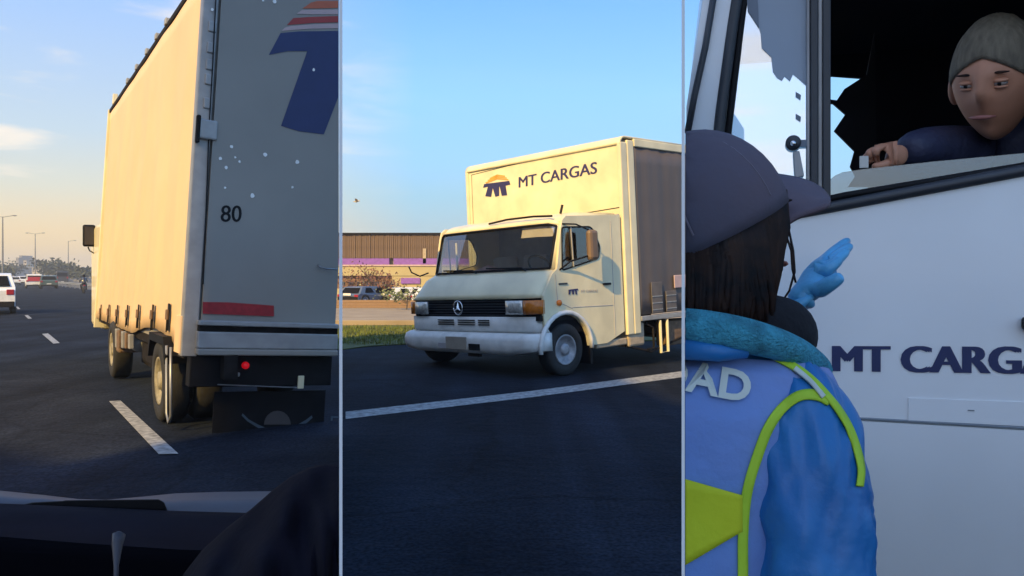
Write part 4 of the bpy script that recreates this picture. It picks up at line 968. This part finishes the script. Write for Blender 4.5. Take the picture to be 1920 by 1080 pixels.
# quarter light, division bar
qg = [D(1393, -80), D(1372, 60), D(1350, 220), D(1336, 400), D(1352, 422), D(1514, 393), D(1514, -80)]
MB().plate([p + DF.U * .012 for p in qg], (), DF.U * .004).build('quarter_glass', M['qglass'], cab)
def vbar(x0, x1, y1, u0, u1, m, nm):
    MB().hexa([D(x0, -85) + DF.U * u0, D(x1, -85) + DF.U * u0, D(x1, y1) + DF.U * u0, D(x0, y1) + DF.U * u0], [D(x0, -85) + DF.U * u1, D(x1, -85) + DF.U * u1, D(x1, y1) + DF.U * u1, D(x0, y1) + DF.U * u1]).build(nm, m, cab, bevel=.002)
vbar(1512, 1519, 392, -.002, .02, M['steel'], 'division_bar_edge'); vbar(1519.5, 1533, 392, -.008, .03, M['gasket'], 'division_bar')
vbar(1533.5, 1542, 392, -.004, .03, M['silver2'], 'division_bar_trim'); vbar(1542.5, 1557, 392, -.010, .03, M['gasket'], 'division_bar')
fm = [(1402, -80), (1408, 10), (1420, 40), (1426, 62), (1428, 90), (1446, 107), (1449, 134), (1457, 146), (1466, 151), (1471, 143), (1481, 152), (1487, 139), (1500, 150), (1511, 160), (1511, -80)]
MB().plate([D(x, y, .009) for x, y in fm], (), DF.U * .002).build('torn_sun_film', M['film'], cab)  # reflection in the pane, painted as a jagged grey plate on its face
MB().plate([D(x, y, .007) for x, y in [(1395, -60), (1418, -60), (1423, 52), (1402, 20)]], (), DF.U * .0015).build('torn_sun_film', M['film2'], cab)  # darker part of the same painted reflection
for y in (179, 220): MB().plate([D(x_, y_, .007) for x_, y_ in ((1492, y - 7), (1502, y - 1), (1501, y + 8), (1492, y + 2))], (), DF.U * .002).build('sticker', M['film2'], cab)
kb = MB().lathe(D(1487, 269, .006), dO, [(.016, 0), (.016, .014), (.012, .018), (.001, .018)], 18).build('quarter_light_catch', M['gasket'], cab, smooth=True)
MB().lathe(D(1487, 269, -.013), dO, [(.007, 0), (.006, .004), (.001, .005)], 12).build('catch_screw', M['chrome'], kb, smooth=True)
MB().hexa([D(x, y, -.002) for x, y in ((1489, 262), (1513, 262), (1513, 275), (1489, 276))], [D(x, y, .006) for x, y in ((1489, 262), (1513, 262), (1513, 275), (1489, 276))]).build('catch_arm', M['film2'], kb, bevel=.001)
MB().hexa([D(x, y, -.004) for x, y in ((1487, 284), (1499, 283), (1508, 330), (1490, 335))], [D(x, y, .006) for x, y in ((1487, 284), (1499, 283), (1508, 330), (1490, 335))]).build('catch_lever', M['steel'], kb, bevel=.002)
# lowered door glass
MB().plate([D(x, y, .014) for x, y in ((1557, 336), (1566, 329), (1580, 323), (1620, 317), (1750, 303), (1920, 287), (2060, 274), (2060, 420), (1557, 420))], (), DF.U * .005).build('door_glass', M['wglass'], cab)
# door details
MB().tube([D(1500, 779, -.001), D(1700, 790, -.001), D(1990, 807, -.001)], .0035, 6).build('swage_line', M['doorline'], cab)
MB().plate([D(x, y, -.0025) for x, y in ((1703, 746), (2000, 757), (2000, 803), (1703, 788))], (), DF.U * .0022).build('door_trim_plate', M['door_white'], cab, bevel=.0006)
MB().box(DF, (-.004, -.001), (D(1820, 769).dot(DF.V) - Vector(DF.o).dot(DF.V) - .006, D(1820, 769).dot(DF.V) - Vector(DF.o).dot(DF.V) + .006), (D(1820, 769).z - .001, D(1820, 769).z + .001)).build('trim_screw', M['doorline'], cab)
hq = DF.lon(1926, 606, 'u', 0); MB().box(DF, (-.03, -.001), (hq.y - .012, hq.y + .09), (hq.z - .013, hq.z + .013)).build('door_handle', M['black'], cab, bevel=.006)
lettering('MT CARGAS', D(1564, 696.5, -.001), D(2014, 702.5, -.001), D(1564, 648, -.001), dO, M['navy'], cab, .028, .0003)
MB().plate([D(x, y, -.003) for x, y in ((1482, 664), (1516, 664), (1518, 700), (1506, 701), (1498, 676), (1484, 676))], (), DF.U * .002).build('logo', M['navy'], cab)
# shell and inside
zt = outer[-1].z; vL = DF.lon(1345, 100, 'u', 0).y
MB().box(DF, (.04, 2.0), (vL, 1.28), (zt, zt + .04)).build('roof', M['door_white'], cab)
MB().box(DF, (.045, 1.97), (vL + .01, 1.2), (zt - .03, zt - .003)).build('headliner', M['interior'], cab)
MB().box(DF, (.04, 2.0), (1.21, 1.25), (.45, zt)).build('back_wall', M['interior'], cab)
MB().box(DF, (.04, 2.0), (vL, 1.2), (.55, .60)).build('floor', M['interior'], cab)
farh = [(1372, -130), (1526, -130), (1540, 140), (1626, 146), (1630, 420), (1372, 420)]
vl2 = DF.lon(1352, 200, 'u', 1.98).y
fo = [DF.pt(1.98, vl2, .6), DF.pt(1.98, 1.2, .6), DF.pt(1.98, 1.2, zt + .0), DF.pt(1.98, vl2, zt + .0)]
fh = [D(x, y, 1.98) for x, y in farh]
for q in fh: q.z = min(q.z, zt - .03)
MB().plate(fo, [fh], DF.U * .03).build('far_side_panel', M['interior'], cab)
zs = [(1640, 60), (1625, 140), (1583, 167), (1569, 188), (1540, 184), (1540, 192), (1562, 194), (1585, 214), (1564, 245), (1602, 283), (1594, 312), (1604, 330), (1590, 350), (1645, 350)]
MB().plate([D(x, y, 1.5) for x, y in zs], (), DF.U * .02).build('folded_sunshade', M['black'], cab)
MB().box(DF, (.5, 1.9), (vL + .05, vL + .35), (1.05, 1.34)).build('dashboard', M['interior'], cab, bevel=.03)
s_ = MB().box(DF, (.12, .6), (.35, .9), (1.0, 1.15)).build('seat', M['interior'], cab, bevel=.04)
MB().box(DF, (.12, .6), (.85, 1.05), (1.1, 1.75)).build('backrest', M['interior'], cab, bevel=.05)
wheel(cab, DF.pt(.16, .22, .375), dO, .375, .24, M['rimgrey'], M['rubber'])
wheel(cab, DF.pt(1.8, .22, .375), DF.U, .375, .24, M['rimgrey'], M['rubber'])
MB().box(DF, (.3, 1.7), (.0, 1.2), (.35, .55)).build('chassis_rail', M['chassis'], cab)

# driver
dr = thing('person', px(1900, 520, 2.0) * Vector((1, 1, 0)) + Vector((0, 0, .6)), 'driver with short grey hair and navy jacket leaning on the cab window sill', 'person')
T_ = lambda x, y, d, r: (px(x, y, d), r)
bp = [T_(1960, 1000, 2.08, .15), T_(1950, 700, 2.05, .15), T_(1935, 480, 2.0, .17), T_(1922, 330, 1.96, .15), T_(1900, 262, 1.90, .07), T_(1890, 235, 1.87, .052),
      T_(1836, 290, 1.92, .085), T_(1775, 282, 1.86, .064), T_(1722, 277, 1.80, .048), T_(1694, 286, 1.77, .036),
      T_(2040, 330, 2.05, .08), T_(2080, 560, 2.1, .055), T_(1950, 640, 1.9, .04),
      T_(1850, 1040, 2.0, .09), T_(1600, 1050, 2.0, .07), T_(1560, 1400, 2.0, .05), T_(1900, 1050, 2.25, .09), T_(1650, 1060, 2.3, .07), T_(1600, 1400, 2.3, .05)]
skinned('body', bp, [(0, 1), (1, 2), (2, 3), (3, 4), (4, 5), (3, 6), (6, 7), (7, 8), (8, 9), (3, 10), (10, 11), (11, 12), (0, 13), (13, 14), (14, 15), (0, 16), (16, 17), (17, 18)], M['navyjacket'], dr)
hc = px(1868, 150, 1.79)
ho, rt, fw, upv = head(hc, Vector((-.70, -.66, -.28)), Vector((-.05, -.15, 1)), 1.12, M['skin'], dr, M['lip'])
def dome(c, rt, fw, upv, S, rx, ry, rz, lim, m, par, name, zoff=0):
    rg = []
    for j in range(13):
        ph = lim * (j + .02) / 12; rg.append([c + (rt * rx * math.sin(ph) * math.sin(t) + fw * ry * math.sin(ph) * math.cos(t) + upv * (rz * math.cos(ph) + zoff)) * S for t in [6.2832 * k / 32 for k in range(32)]])
    o = MB().loft(rg, cap=False).build(name, m, par, smooth=True); md = o.modifiers.new('s', 'SOLIDIFY'); md.thickness = .004; return o
hr_g = []
for j in range(22):
    ph = 1.50 * (j + .02) / 21; row = []
    for k in range(60):
        t = 6.2832 * k / 60; back = max(0, -math.cos(t)); pj = ph * (1 + .30 * back - .22 * max(0, math.cos(t)) ** 2 + .10 * abs(math.sin(t)))
        q = (rt * .0815 * math.sin(pj) * math.sin(t) + fw * .101 * math.sin(pj) * math.cos(t) + upv * (.124 * math.cos(pj) + .004))
        row.append(hc + q * 1.12 * (1 + .035 * noise.noise(Vector((math.sin(t) * 9, math.cos(t) * 5, pj * 4))) * .5 + .012 * noise.noise(Vector((math.sin(t) * 30, math.cos(t) * 30, pj * 8))) - (.03 if j == 21 else 0)))
    hr_g.append(row)
o = MB().loft(hr_g, cap=False).build('hair', M['greycap'], dr, smooth=True); md = o.modifiers.new('s', 'SOLIDIFY'); md.thickness = .006; md.offset = -1
hp_ = [T_(1700, 286, 1.77, .026), T_(1672, 290, 1.75, .030), T_(1650, 288, 1.735, .026)]
k0 = [(1668, 276), (1656, 280), (1646, 288), (1642, 297)]
ed = [(0, 1), (1, 2)]; pts = list(hp_)
for i, (x, y) in enumerate(((1652, 272), (1640, 277), (1634, 285), (1632, 294))):
    n0 = len(pts); pts += [T_(x + 4, y + 2, 1.735 + .012 * i, .011), T_(x - 12, y + 10, 1.72 + .012 * i, .0095), T_(x - 8, y + 22, 1.725 + .012 * i, .008)]
    ed += [(2, n0), (n0, n0 + 1), (n0 + 1, n0 + 2)]
n0 = len(pts); pts += [T_(1668, 306, 1.735, .012), T_(1648, 312, 1.73, .0095), T_(1634, 312, 1.73, .008)]; ed += [(1, n0), (n0, n0 + 1), (n0 + 1, n0 + 2)]
skinned('hand', pts, ed, M['skin'], dr)
MB().box(Fr(px(1619, 303, 1.73), .3), (-.002, .002), (-.008, .010), (-.014, .012)).build('slip', M['paper'], None, bevel=.001)
o_slip = [o for o in col.objects if o.name.startswith('slip')][0]; tag(o_slip, 'small white and dark slip held in the driver\'s fingers on the sill', 'slip')

# woman in cap and vest
wo = thing('person', px(1284, 520, 1.0) * Vector((1, 1, 0)) + Vector((.12, 0, 0)), 'woman in a dark blue cap, hi-vis vest and blue gloves talking up to the driver', 'person')
M['capblue'] = mat('navy_purple_cap_cloth', (.085, .085, .125), .9, noise_amt=.15, scale=4, c2=(.13, .085, .095), bump=.2)
M['teal'] = mat('teal_fleece', (.07, .38, .50), .95, noise_amt=.4, scale=45, bump=.8)
M['bluejacket'] = mat('bright_blue_waterproof', (.018, .19, .47), .42, noise_amt=.35, scale=7, c2=(.010, .12, .36), bump=.12)
M['vest'] = mat('pale_blue_violet_vest', (.15, .28, .62), .75, noise_amt=.15, scale=5, c2=(.20, .26, .50), bump=.25)
M['lime'] = mat('lime_yellow_trim', (.46, .68, .03), .7, noise_amt=.12, bump=.15); M['yellow'] = mat('yellow_hi_vis_band', (.62, .66, .015), .75, noise_amt=.12, bump=.15)
M['retro'] = mat('grey_white_reflective_print', (.62, .64, .56), .6)
M['glove'] = mat('blue_nitrile_glove', (.10, .40, .68), .38, noise_amt=.15, scale=30, bump=.15)
M['fleeceblack'] = mat('black_fleece', (.008, .008, .012), .95, bump=.3)
Hc = px(1342, 425, 1.03)
wh_, rt, fw, upv = head(Hc, Vector((.86, .42, .12)), Vector((-.16, -.05, .98)), 1.0, M['skinw'], wo, M['lip'])
cup = Vector((-.44, -.06, .89)).normalized(); cfw = Vector((.82, .42, .40)); crt = cfw.cross(cup).normalized(); cfw = cup.cross(crt).normalized()
Cc_ = px(1328, 412, 1.02)
cp = dome(Cc_, crt, cfw, cup, 1.0, .095, .106, .112, 1.78, M['capblue'], wo, 'cap', .004)
for a in (0, 1.05, 2.1, 3.14, 4.19, 5.24):
    MB().tube([Cc_ + crt * .0945 * math.sin(p) * math.sin(a + .3) + cfw * .1095 * math.sin(p) * math.cos(a + .3) + cup * (.1095 * math.cos(p) + .004) for p in [1.6 * k / 12 for k in range(13)]], .0013, 5).build('cap_seam', mat('grey_cap_stitching', (.17, .14, .17), .9), cp)
MB().ell(Cc_ + cup * .113, crt * .008, cfw * .008, cup * .004, 12, 6).build('cap_button', M['capblue'], cp, smooth=True)
rows = []
A_ = [(1428, 322), (1470, 326), (1515, 335), (1545, 352), (1557, 370)]
B2 = [(1440, 350), (1478, 345), (1520, 350), (1548, 364), (1558, 374)]
C2 = [(1436, 455), (1462, 425), (1492, 402), (1532, 392), (1556, 378)]
rows = [[px(x, y, 1.15) for x, y in A_], [px(x, y, 1.10) for x, y in B2], [px(x * .5 + x2 * .5, y * .5 + y2 * .5 - 6, 1.05) for (x, y), (x2, y2) in zip(B2, C2)], [px(x, y, 1.01) for x, y in C2]]
o = MB().loft(rows, cap=False, closed=False).build('cap_brim', M['capblue'], cp, smooth=True, sub=2); md = o.modifiers.new('s', 'SOLIDIFY'); md.thickness = .006
# hair
hb = MB(); rs = random.Random(4)
hb.ell(Hc - fw * .036 - upv * .045, rt * .083, fw * .072, upv * .104, 24, 16)
hb.ell(Hc + fw * .012 + upv * .036, rt * .074, fw * .086, upv * .046, 24, 12)
for k in range(420):
    a = rs.uniform(1.5, 4.75)
    # around the back and sides of the head (a measured from the face direction)
    d0 = rt * math.sin(a) + fw * math.cos(a)
    pass
    p0 = Hc - fw * .012 + (rt * math.sin(a) * .084 + fw * math.cos(a) * .092) + upv * .02
    L_h = rs.uniform(.125, .165); sway = rs.uniform(-.012, .012)
    pts = [p0, p0 + d0 * .006 - upv * L_h * .35, p0 + d0 * (.002 + sway * .3) - upv * L_h * .7 + fw * sway, p0 - d0 * .012 - upv * L_h + fw * sway * 2]
    hb.tube(pts, [.005, .0055, .004, .001], 4)
for k in range(110):
    a = rs.uniform(.8, 1.55); sd = rs.choice((1, 1, 1, -1)); L_h = rs.uniform(.09, .15)
    p0 = Hc + (rt * math.sin(a) * .082 * sd + fw * math.cos(a) * .094) + upv * .035
    hb.tube([p0, p0 - upv * L_h * .35 + rt * .004 - fw * .006, p0 - upv * L_h * .7 - fw * .026 * (1.6 - a) * 1.3, p0 - upv * L_h - fw * .055 * (1.7 - a)], [.004, .0045, .0035, .0008], 4)
hr = hb.build('hair', M['hair'], wo, smooth=True, kind='stuff')
for pts in ([(1478, 425), (1487, 470), (1490, 510), (1480, 545), (1462, 572), (1446, 584)], [(1470, 430), (1484, 470), (1486, 505), (1492, 530)], [(1455, 430), (1468, 470), (1466, 505), (1448, 545), (1436, 575)]):
    MB().tube([px(x, y, .985) for x, y in pts], [.0012, .0016, .0015, .0013, .001, .0006][:len(pts)], 6).build('hair_strand', M['hair'], wo, smooth=True)
MB().lathe(px(1452, 574, .97), Vector((.5, -1, 0)), [(.001, 0), (.003, .001), (.003, .003), (.001, .004)], 10).build('earring', M['chrome'], wo, smooth=True)
# torso: jacket, vest
ra = Vector((.985, -.10, -.06)); rb_ = Vector((.10, .985, 0))
def trings(spec, grow=0.0, yf=None):
    out = []
    for (x, y, d, a, b) in spec:
        c = px(x, y, d); g0 = grow
        out.append([c + (ra * math.cos(t) + rb_ * math.sin(t)) * ((.010 * noise.noise(Vector((math.cos(t) * 3.2, math.sin(t) * 3.2, y * .006))) + .006 * noise.noise(Vector((math.cos(t) * 9, math.sin(t) * 9, y * .003)))) if grow else 0) + ra * (a + grow) * (abs(math.cos(t)) ** .9 * (1 if math.cos(t) > 0 else -1)) + rb_ * (b + grow) * (abs(math.sin(t)) ** .9 * (1 if math.sin(t) > 0 else -1)) for t in [6.2832 * k / 36 for k in range(36)]])
    return out
spec = [(1392, 618, 1.03, .062, .062), (1385, 650, 1.03, .085, .075), (1350, 680, 1.02, .125, .09), (1318, 715, 1.02, .158, .10), (1296, 755, 1.02, .170, .11), (1275, 850, 1.02, .172, .12), (1262, 980, 1.02, .168, .12), (1255, 1100, 1.02, .165, .12), (1250, 1350, 1.02, .172, .125), (1250, 1480, 1.02, .18, .13)]
jk = MB().loft(trings(spec)).build('jacket', M['bluejacket'], wo, smooth=True)
v0_ = [(1376, 660, 1.025, .098, .078)] + spec[2:8] + [(1252, 1250, 1.02, .17, .125)]; vspec = []
for i in range(len(v0_) - 1):
    for k in range(5): vspec.append(tuple(v0_[i][q] * (1 - k / 5) + v0_[i + 1][q] * k / 5 for q in range(5)))
vs_ = MB().loft(trings(vspec, .011), cap=False).build('vest', M['vest'], wo, smooth=True)
arm = [(1440, 722, .99, .035), (1474, 742, .975, .058), (1492, 790, .955, .064), (1502, 850, .94, .068), (1506, 930, .93, .070), (1513, 1010, .92, .071), (1520, 1090, .91, .071), (1545, 1240, .92, .055), (1570, 1420, 1.0, .042), (1590, 1560, 1.08, .036)]
am = MB(); fine = []
for i in range(len(arm) - 1):
    for k in range(10):
        t = k / 10; fine.append(tuple(arm[i][q] * (1 - t) + arm[i + 1][q] * t for q in range(4)))
fine.append(arm[-1])
def smoothl(L): return [L[0]] + [tuple((L[i - 1][q] + 2 * L[i][q] + L[i + 1][q]) / 4 for q in range(4)) for i in range(1, len(L) - 1)] + [L[-1]]
for _ in range(14): fine = smoothl(fine)
rg = []
for i, (x, y, d, r_) in enumerate(fine):
    c = px(x, y, d); dn = (px(*fine[min(i + 1, len(fine) - 1)][:3]) - px(*fine[max(i - 1, 0)][:3])).normalized()
    e1 = (Vector((1, 0, 0)) - dn * dn.x).normalized(); e2 = dn.cross(e1)
    row = []
    for k in range(72):
        t = 6.2832 * k / 72
        fold = .006 * math.sin(i * .25 + 2.2 * math.cos(t + 1.0)) * (.4 + .6 * math.cos(t - 3.6)) + .012 * noise.noise(Vector((math.cos(t) * 1.6, math.sin(t) * 1.6, i * .1)))
        w1 = noise.noise(Vector((math.cos(t + i * .012) * 1.7, math.sin(t + i * .012) * 1.7, i * .028 + .5 * math.sin(t + .6))))
        w2 = noise.noise(Vector((math.cos(t - i * .02) * 2.6 + 5, math.sin(t - i * .02) * 2.6, i * .05 + 1.2 * math.sin(t + 1.9))))
        fold = fold * .5 + .0075 * (.5 - abs(w1) * 2.2) + .0045 * (.5 - abs(w2) * 2.4)
        row.append(c + (e1 * math.cos(t) + e2 * math.sin(t)) * (r_ + fold))
    rg.append(row)
sl = MB().loft(rg).build('sleeve', M['bluejacket'], wo, smooth=True)
# trousers and shoes below the frame
hipc = px(1250, 1480, 1.02); tb_ = MB()
tb_.loft(trings([(1250, 1440, 1.02, .182, .132), (1250, 1560, 1.02, .185, .135), (1250, 1640, 1.02, .17, .12)]))
for sx in (-.085, .085):
    c0 = px(1250, 1600, 1.02) + Vector((sx, 0, 0))
    tb_.tube([c0, Vector((c0.x, c0.y, .42)), Vector((c0.x, c0.y + .02, .08))], [.095, .062, .05], 14)
    MB().ell(Vector((c0.x, c0.y + .06, .045)), Vector((.05, 0, 0)), Vector((0, .13, 0)), Vector((0, 0, .045))).build('shoe', M['black'], wo, smooth=True)
tb_.build('trousers', M['navyjacket'], wo, smooth=True)
# neck warmer, collar
rg = []
for x, y, a in ((1405, 545, .062), (1412, 562, .074), (1416, 590, .078), (1414, 618, .078), (1408, 645, .074)):
    c = px(x, y, 1.03); rg.append([c + Vector((math.cos(t) * a, math.sin(t) * a * .95, -.22 * a * math.cos(t) + .004 * math.sin(5 * t))) for t in [6.2832 * k / 28 for k in range(28)]])
MB().loft(rg).build('neck_warmer', M['fleeceblack'], wo, smooth=True, sub=1)
def curve_pts(P, n):
    out = []
    for i in range(n + 1):
        k = i / n * (len(P) - 1); a = min(int(k), len(P) - 2); t = k - a
        p0, p1, p2, p3 = P[max(a - 1, 0)], P[a], P[a + 1], P[min(a + 2, len(P) - 1)]
        out.append(tuple(.5 * (2 * p1[q] + (p2[q] - p0[q]) * t + (2 * p0[q] - 5 * p1[q] + 4 * p2[q] - p3[q]) * t * t + (3 * p1[q] - p0[q] - 3 * p2[q] + p3[q]) * t ** 3) for q in range(len(p1))))
    return out
cc = curve_pts([(1210, 610, 1.0, .024), (1260, 614, .95, .024), (1320, 618, .925, .023), (1390, 628, .92, .021), (1455, 645, .935, .019), (1505, 666, .96, .017), (1538, 690, .99, .014), (1548, 704, 1.0, .008)], 40)
MB().tube([px(x, y, d) for x, y, d, r_ in cc], [r_ for *_, r_ in cc], 14).build('collar', M['teal'], wo, smooth=True)
MB().tube([px(x, y, d) for x, y, d in ((1210, 652, .96), (1284, 655, .915), (1350, 660, .91), (1400, 662, .915))], [.012, .012, .011, .006], 10).build('collar_edge', M['bluejacket'], wo, smooth=True)
# trims projected onto the clothes
def bvh(objs):
    dg = bpy.context.evaluated_depsgraph_get(); V = []; F = []
    for o in objs:
        me = o.evaluated_get(dg).to_mesh(); k = len(V); off = parent_loc(o)
        V += [v.co + off for v in me.vertices]; F += [tuple(i + k for i in p.vertices) for p in me.polygons]
    return BVHTree.FromPolygons(V, F)
eye = Vector((0, 0, EYE)); BV = bvh([vs_, sl, jk]); BVV = bvh([vs_])
def onto(x, y, tree, off, last=None):
    d = ray(x, y).normalized(); h = tree.ray_cast(eye, d)[0]
    if h is None: return eye + d * (last or 1.0)
    return h - d * off
def ribbon(path, wpx, m, name, parent, tree=None, off=.0025, th=.002, n=48):
    P = curve_pts(path, n); rows = []; L = [[], [], [], []]
    ds = []
    for i, p in enumerate(P):
        a = P[max(i - 1, 0)]; b = P[min(i + 1, n)]; dx, dy = b[0] - a[0], b[1] - a[1]; l = math.hypot(dx, dy) or 1
        row = [onto(p[0] - dy / l * wpx * k, p[1] + dx / l * wpx * k, tree or BV, off) for k in (-.5, -.17, .17, .5)]
        rows.append(row)
    # smooth distances along the ribbon
    for _ in range(3):
        for j in range(4):
            dd = [(r[j] - eye).length for r in rows]
            for i in range(1, len(rows) - 1):
                nd = min(dd[i], (dd[i - 1] + dd[i] + dd[i + 1]) / 3); rows[i][j] = eye + (rows[i][j] - eye).normalized() * nd
    o = MB().loft(rows, cap=False, closed=False).build(name, m, parent, smooth=True)
    md = o.modifiers.new('s', 'SOLIDIFY'); md.thickness = th; md.offset = 0; return o
t1 = ribbon([(1556, 752), (1532, 741), (1500, 742), (1468, 764), (1440, 804), (1420, 856), (1405, 905), (1397, 950), (1393, 1010), (1393, 1070), (1392, 1140)], 19, M['lime'], 'vest_binding', vs_)
t2 = ribbon([(1444, 664), (1480, 682), (1515, 705), (1545, 735), (1572, 768), (1594, 805), (1608, 845), (1615, 880), (1612, 912)], 13, M['lime'], 'vest_binding', vs_, off=.0035)
t3 = ribbon([(1490, 690), (1520, 715), (1544, 744)], 8, M['retro'], 'reflective_tape', vs_, off=.006)
rows = []
for i in range(14):
    t = i / 13; x = 1270 + (1392 - 1270) * t; ya = 894 + (929 - 894) * t; yb = 1068 + (996 - 1068) * t
    rows.append([onto(x, ya + (yb - ya) * k / 8, BVV, .003) for k in range(9)])
o = MB().loft(rows, cap=False, closed=False).build('hi_vis_band', M['yellow'], vs_, smooth=True); md = o.modifiers.new('s', 'SOLIDIFY'); md.thickness = .002; md.offset = 0
# DAD lettering on the back
v, f = text_mesh('DAD', .03, .5); Vv = []
for q in v:
    x = 1228 + q.x * 176 + q.y * 8; y = 722 + q.x * 34 - q.y * 58
    Vv.append(onto(x, y, BVV, .0045 + .0008 * q.z))
MB().add(Vv, f).build('back_lettering', M['retro'], vs_)
# raised gloved hand, dark sleeve behind it
skinned('left_sleeve' if False else 'sleeve', [T_(1330, 700, 1.12, .06), T_(1400, 760, 1.2, .055), T_(1462, 680, 1.24, .045), T_(1490, 612, 1.24, .038), T_(1503, 590, 1.24, .034)], [(0, 1), (1, 2), (2, 3), (3, 4)], M['fleeceblack'], wo)
g = [T_(1497, 575, 1.235, .024), T_(1506, 556, 1.235, .027), T_(1524, 530, 1.24, (.034, .022)), T_(1542, 505, 1.25, (.032, .018))]
e = [(0, 1), (1, 2), (2, 3)]
fing = [[(1548, 486, 1.26), (1566, 470, 1.275), (1583, 456, 1.30), (1590, 451, 1.32)], [(1554, 492, 1.245), (1572, 478, 1.255), (1590, 464, 1.27), (1595, 461, 1.28)],
        [(1553, 500, 1.23), (1569, 488, 1.235), (1584, 474, 1.245), (1589, 470, 1.25)], [(1549, 508, 1.215), (1560, 500, 1.215), (1572, 489, 1.22), (1576, 485, 1.22)]]
for fi in fing:
    n0 = len(g); g += [T_(x, y, d, r_) for (x, y, d), r_ in zip(fi, (.0100, .0092, .0080, .0058))]; e += [(3, n0), (n0, n0 + 1), (n0 + 1, n0 + 2), (n0 + 2, n0 + 3)]
n0 = len(g); g += [T_(1534, 545, 1.215, .016), T_(1555, 533, 1.195, .0125), T_(1572, 522, 1.19, .0105), T_(1580, 517, 1.185, .0075)]; e += [(2, n0), (n0, n0 + 1), (n0 + 1, n0 + 2), (n0 + 2, n0 + 3)]
gl = skinned('glove', g, e, M['glove'], wo)
MB().tube([px(1489, 560, 1.235), px(1494, 572, 1.235), px(1505, 582, 1.23)], [.028, .031, .029], 12).build('glove_cuff', M['glove'], gl, smooth=True)
# lowered right hand below the frame
c0 = px(1592, 1575, 1.09); g = [(c0, .022), (c0 + Vector((.01, .01, -.05)), .03)]; e = [(0, 1)]
for k in range(4):
    n0 = len(g); b_ = c0 + Vector((.012 * (k - 1.5), .008 * (k - 1.5), -.08)); g += [(b_, .010), (b_ + Vector((0, .006, -.04 - .004 * (k % 3))), .009), (b_ + Vector((0, .016, -.065 - .004 * (k % 3))), .007)]; e += [(1, n0), (n0, n0 + 1), (n0 + 1, n0 + 2)]
n0 = len(g); g += [(c0 + Vector((-.03, .0, -.05)), .011), (c0 + Vector((-.04, .0, -.085)), .008)]; e += [(1, n0), (n0, n0 + 1)]
skinned('glove', g, e, M['glove'], wo)
mr_ = (1285.0 - CX) / FPX
bpy.context.view_layer.update()
for root in (wo,):
    for q in all_meshes(root):
        dg = bpy.context.evaluated_depsgraph_get(); me = q.evaluated_get(dg).to_mesh()
        if min(((q.matrix_world @ v.co).x - mr_ * (q.matrix_world @ v.co).y) for v in me.vertices) < 0:
            if max(((q.matrix_world @ v.co).x - mr_ * (q.matrix_world @ v.co).y) for v in me.vertices) < 0: bpy.data.objects.remove(q, do_unlink=True); continue
            apply_clip(q, Vector((0, 0, 0)), Vector((1, -mr_, 0)).normalized())

# thin evening haze over the whole place
hz = bpy.data.materials.new('haze'); hz.use_nodes = True; ht = hz.node_tree; ht.nodes.remove(ht.nodes['Principled BSDF'])
pvn = ht.nodes.new('ShaderNodeVolumePrincipled'); pvn.inputs['Color'].default_value = (.92, .93, .96, 1); pvn.inputs['Density'].default_value = .0010
pvn.inputs['Anisotropy'].default_value = .2; ht.links.new(pvn.outputs[0], ht.nodes['Material Output'].inputs['Volume'])
MB().box(WF, (-950, 950), (-950, 950), (-1.1, 24)).build('haze', hz, kind='stuff')
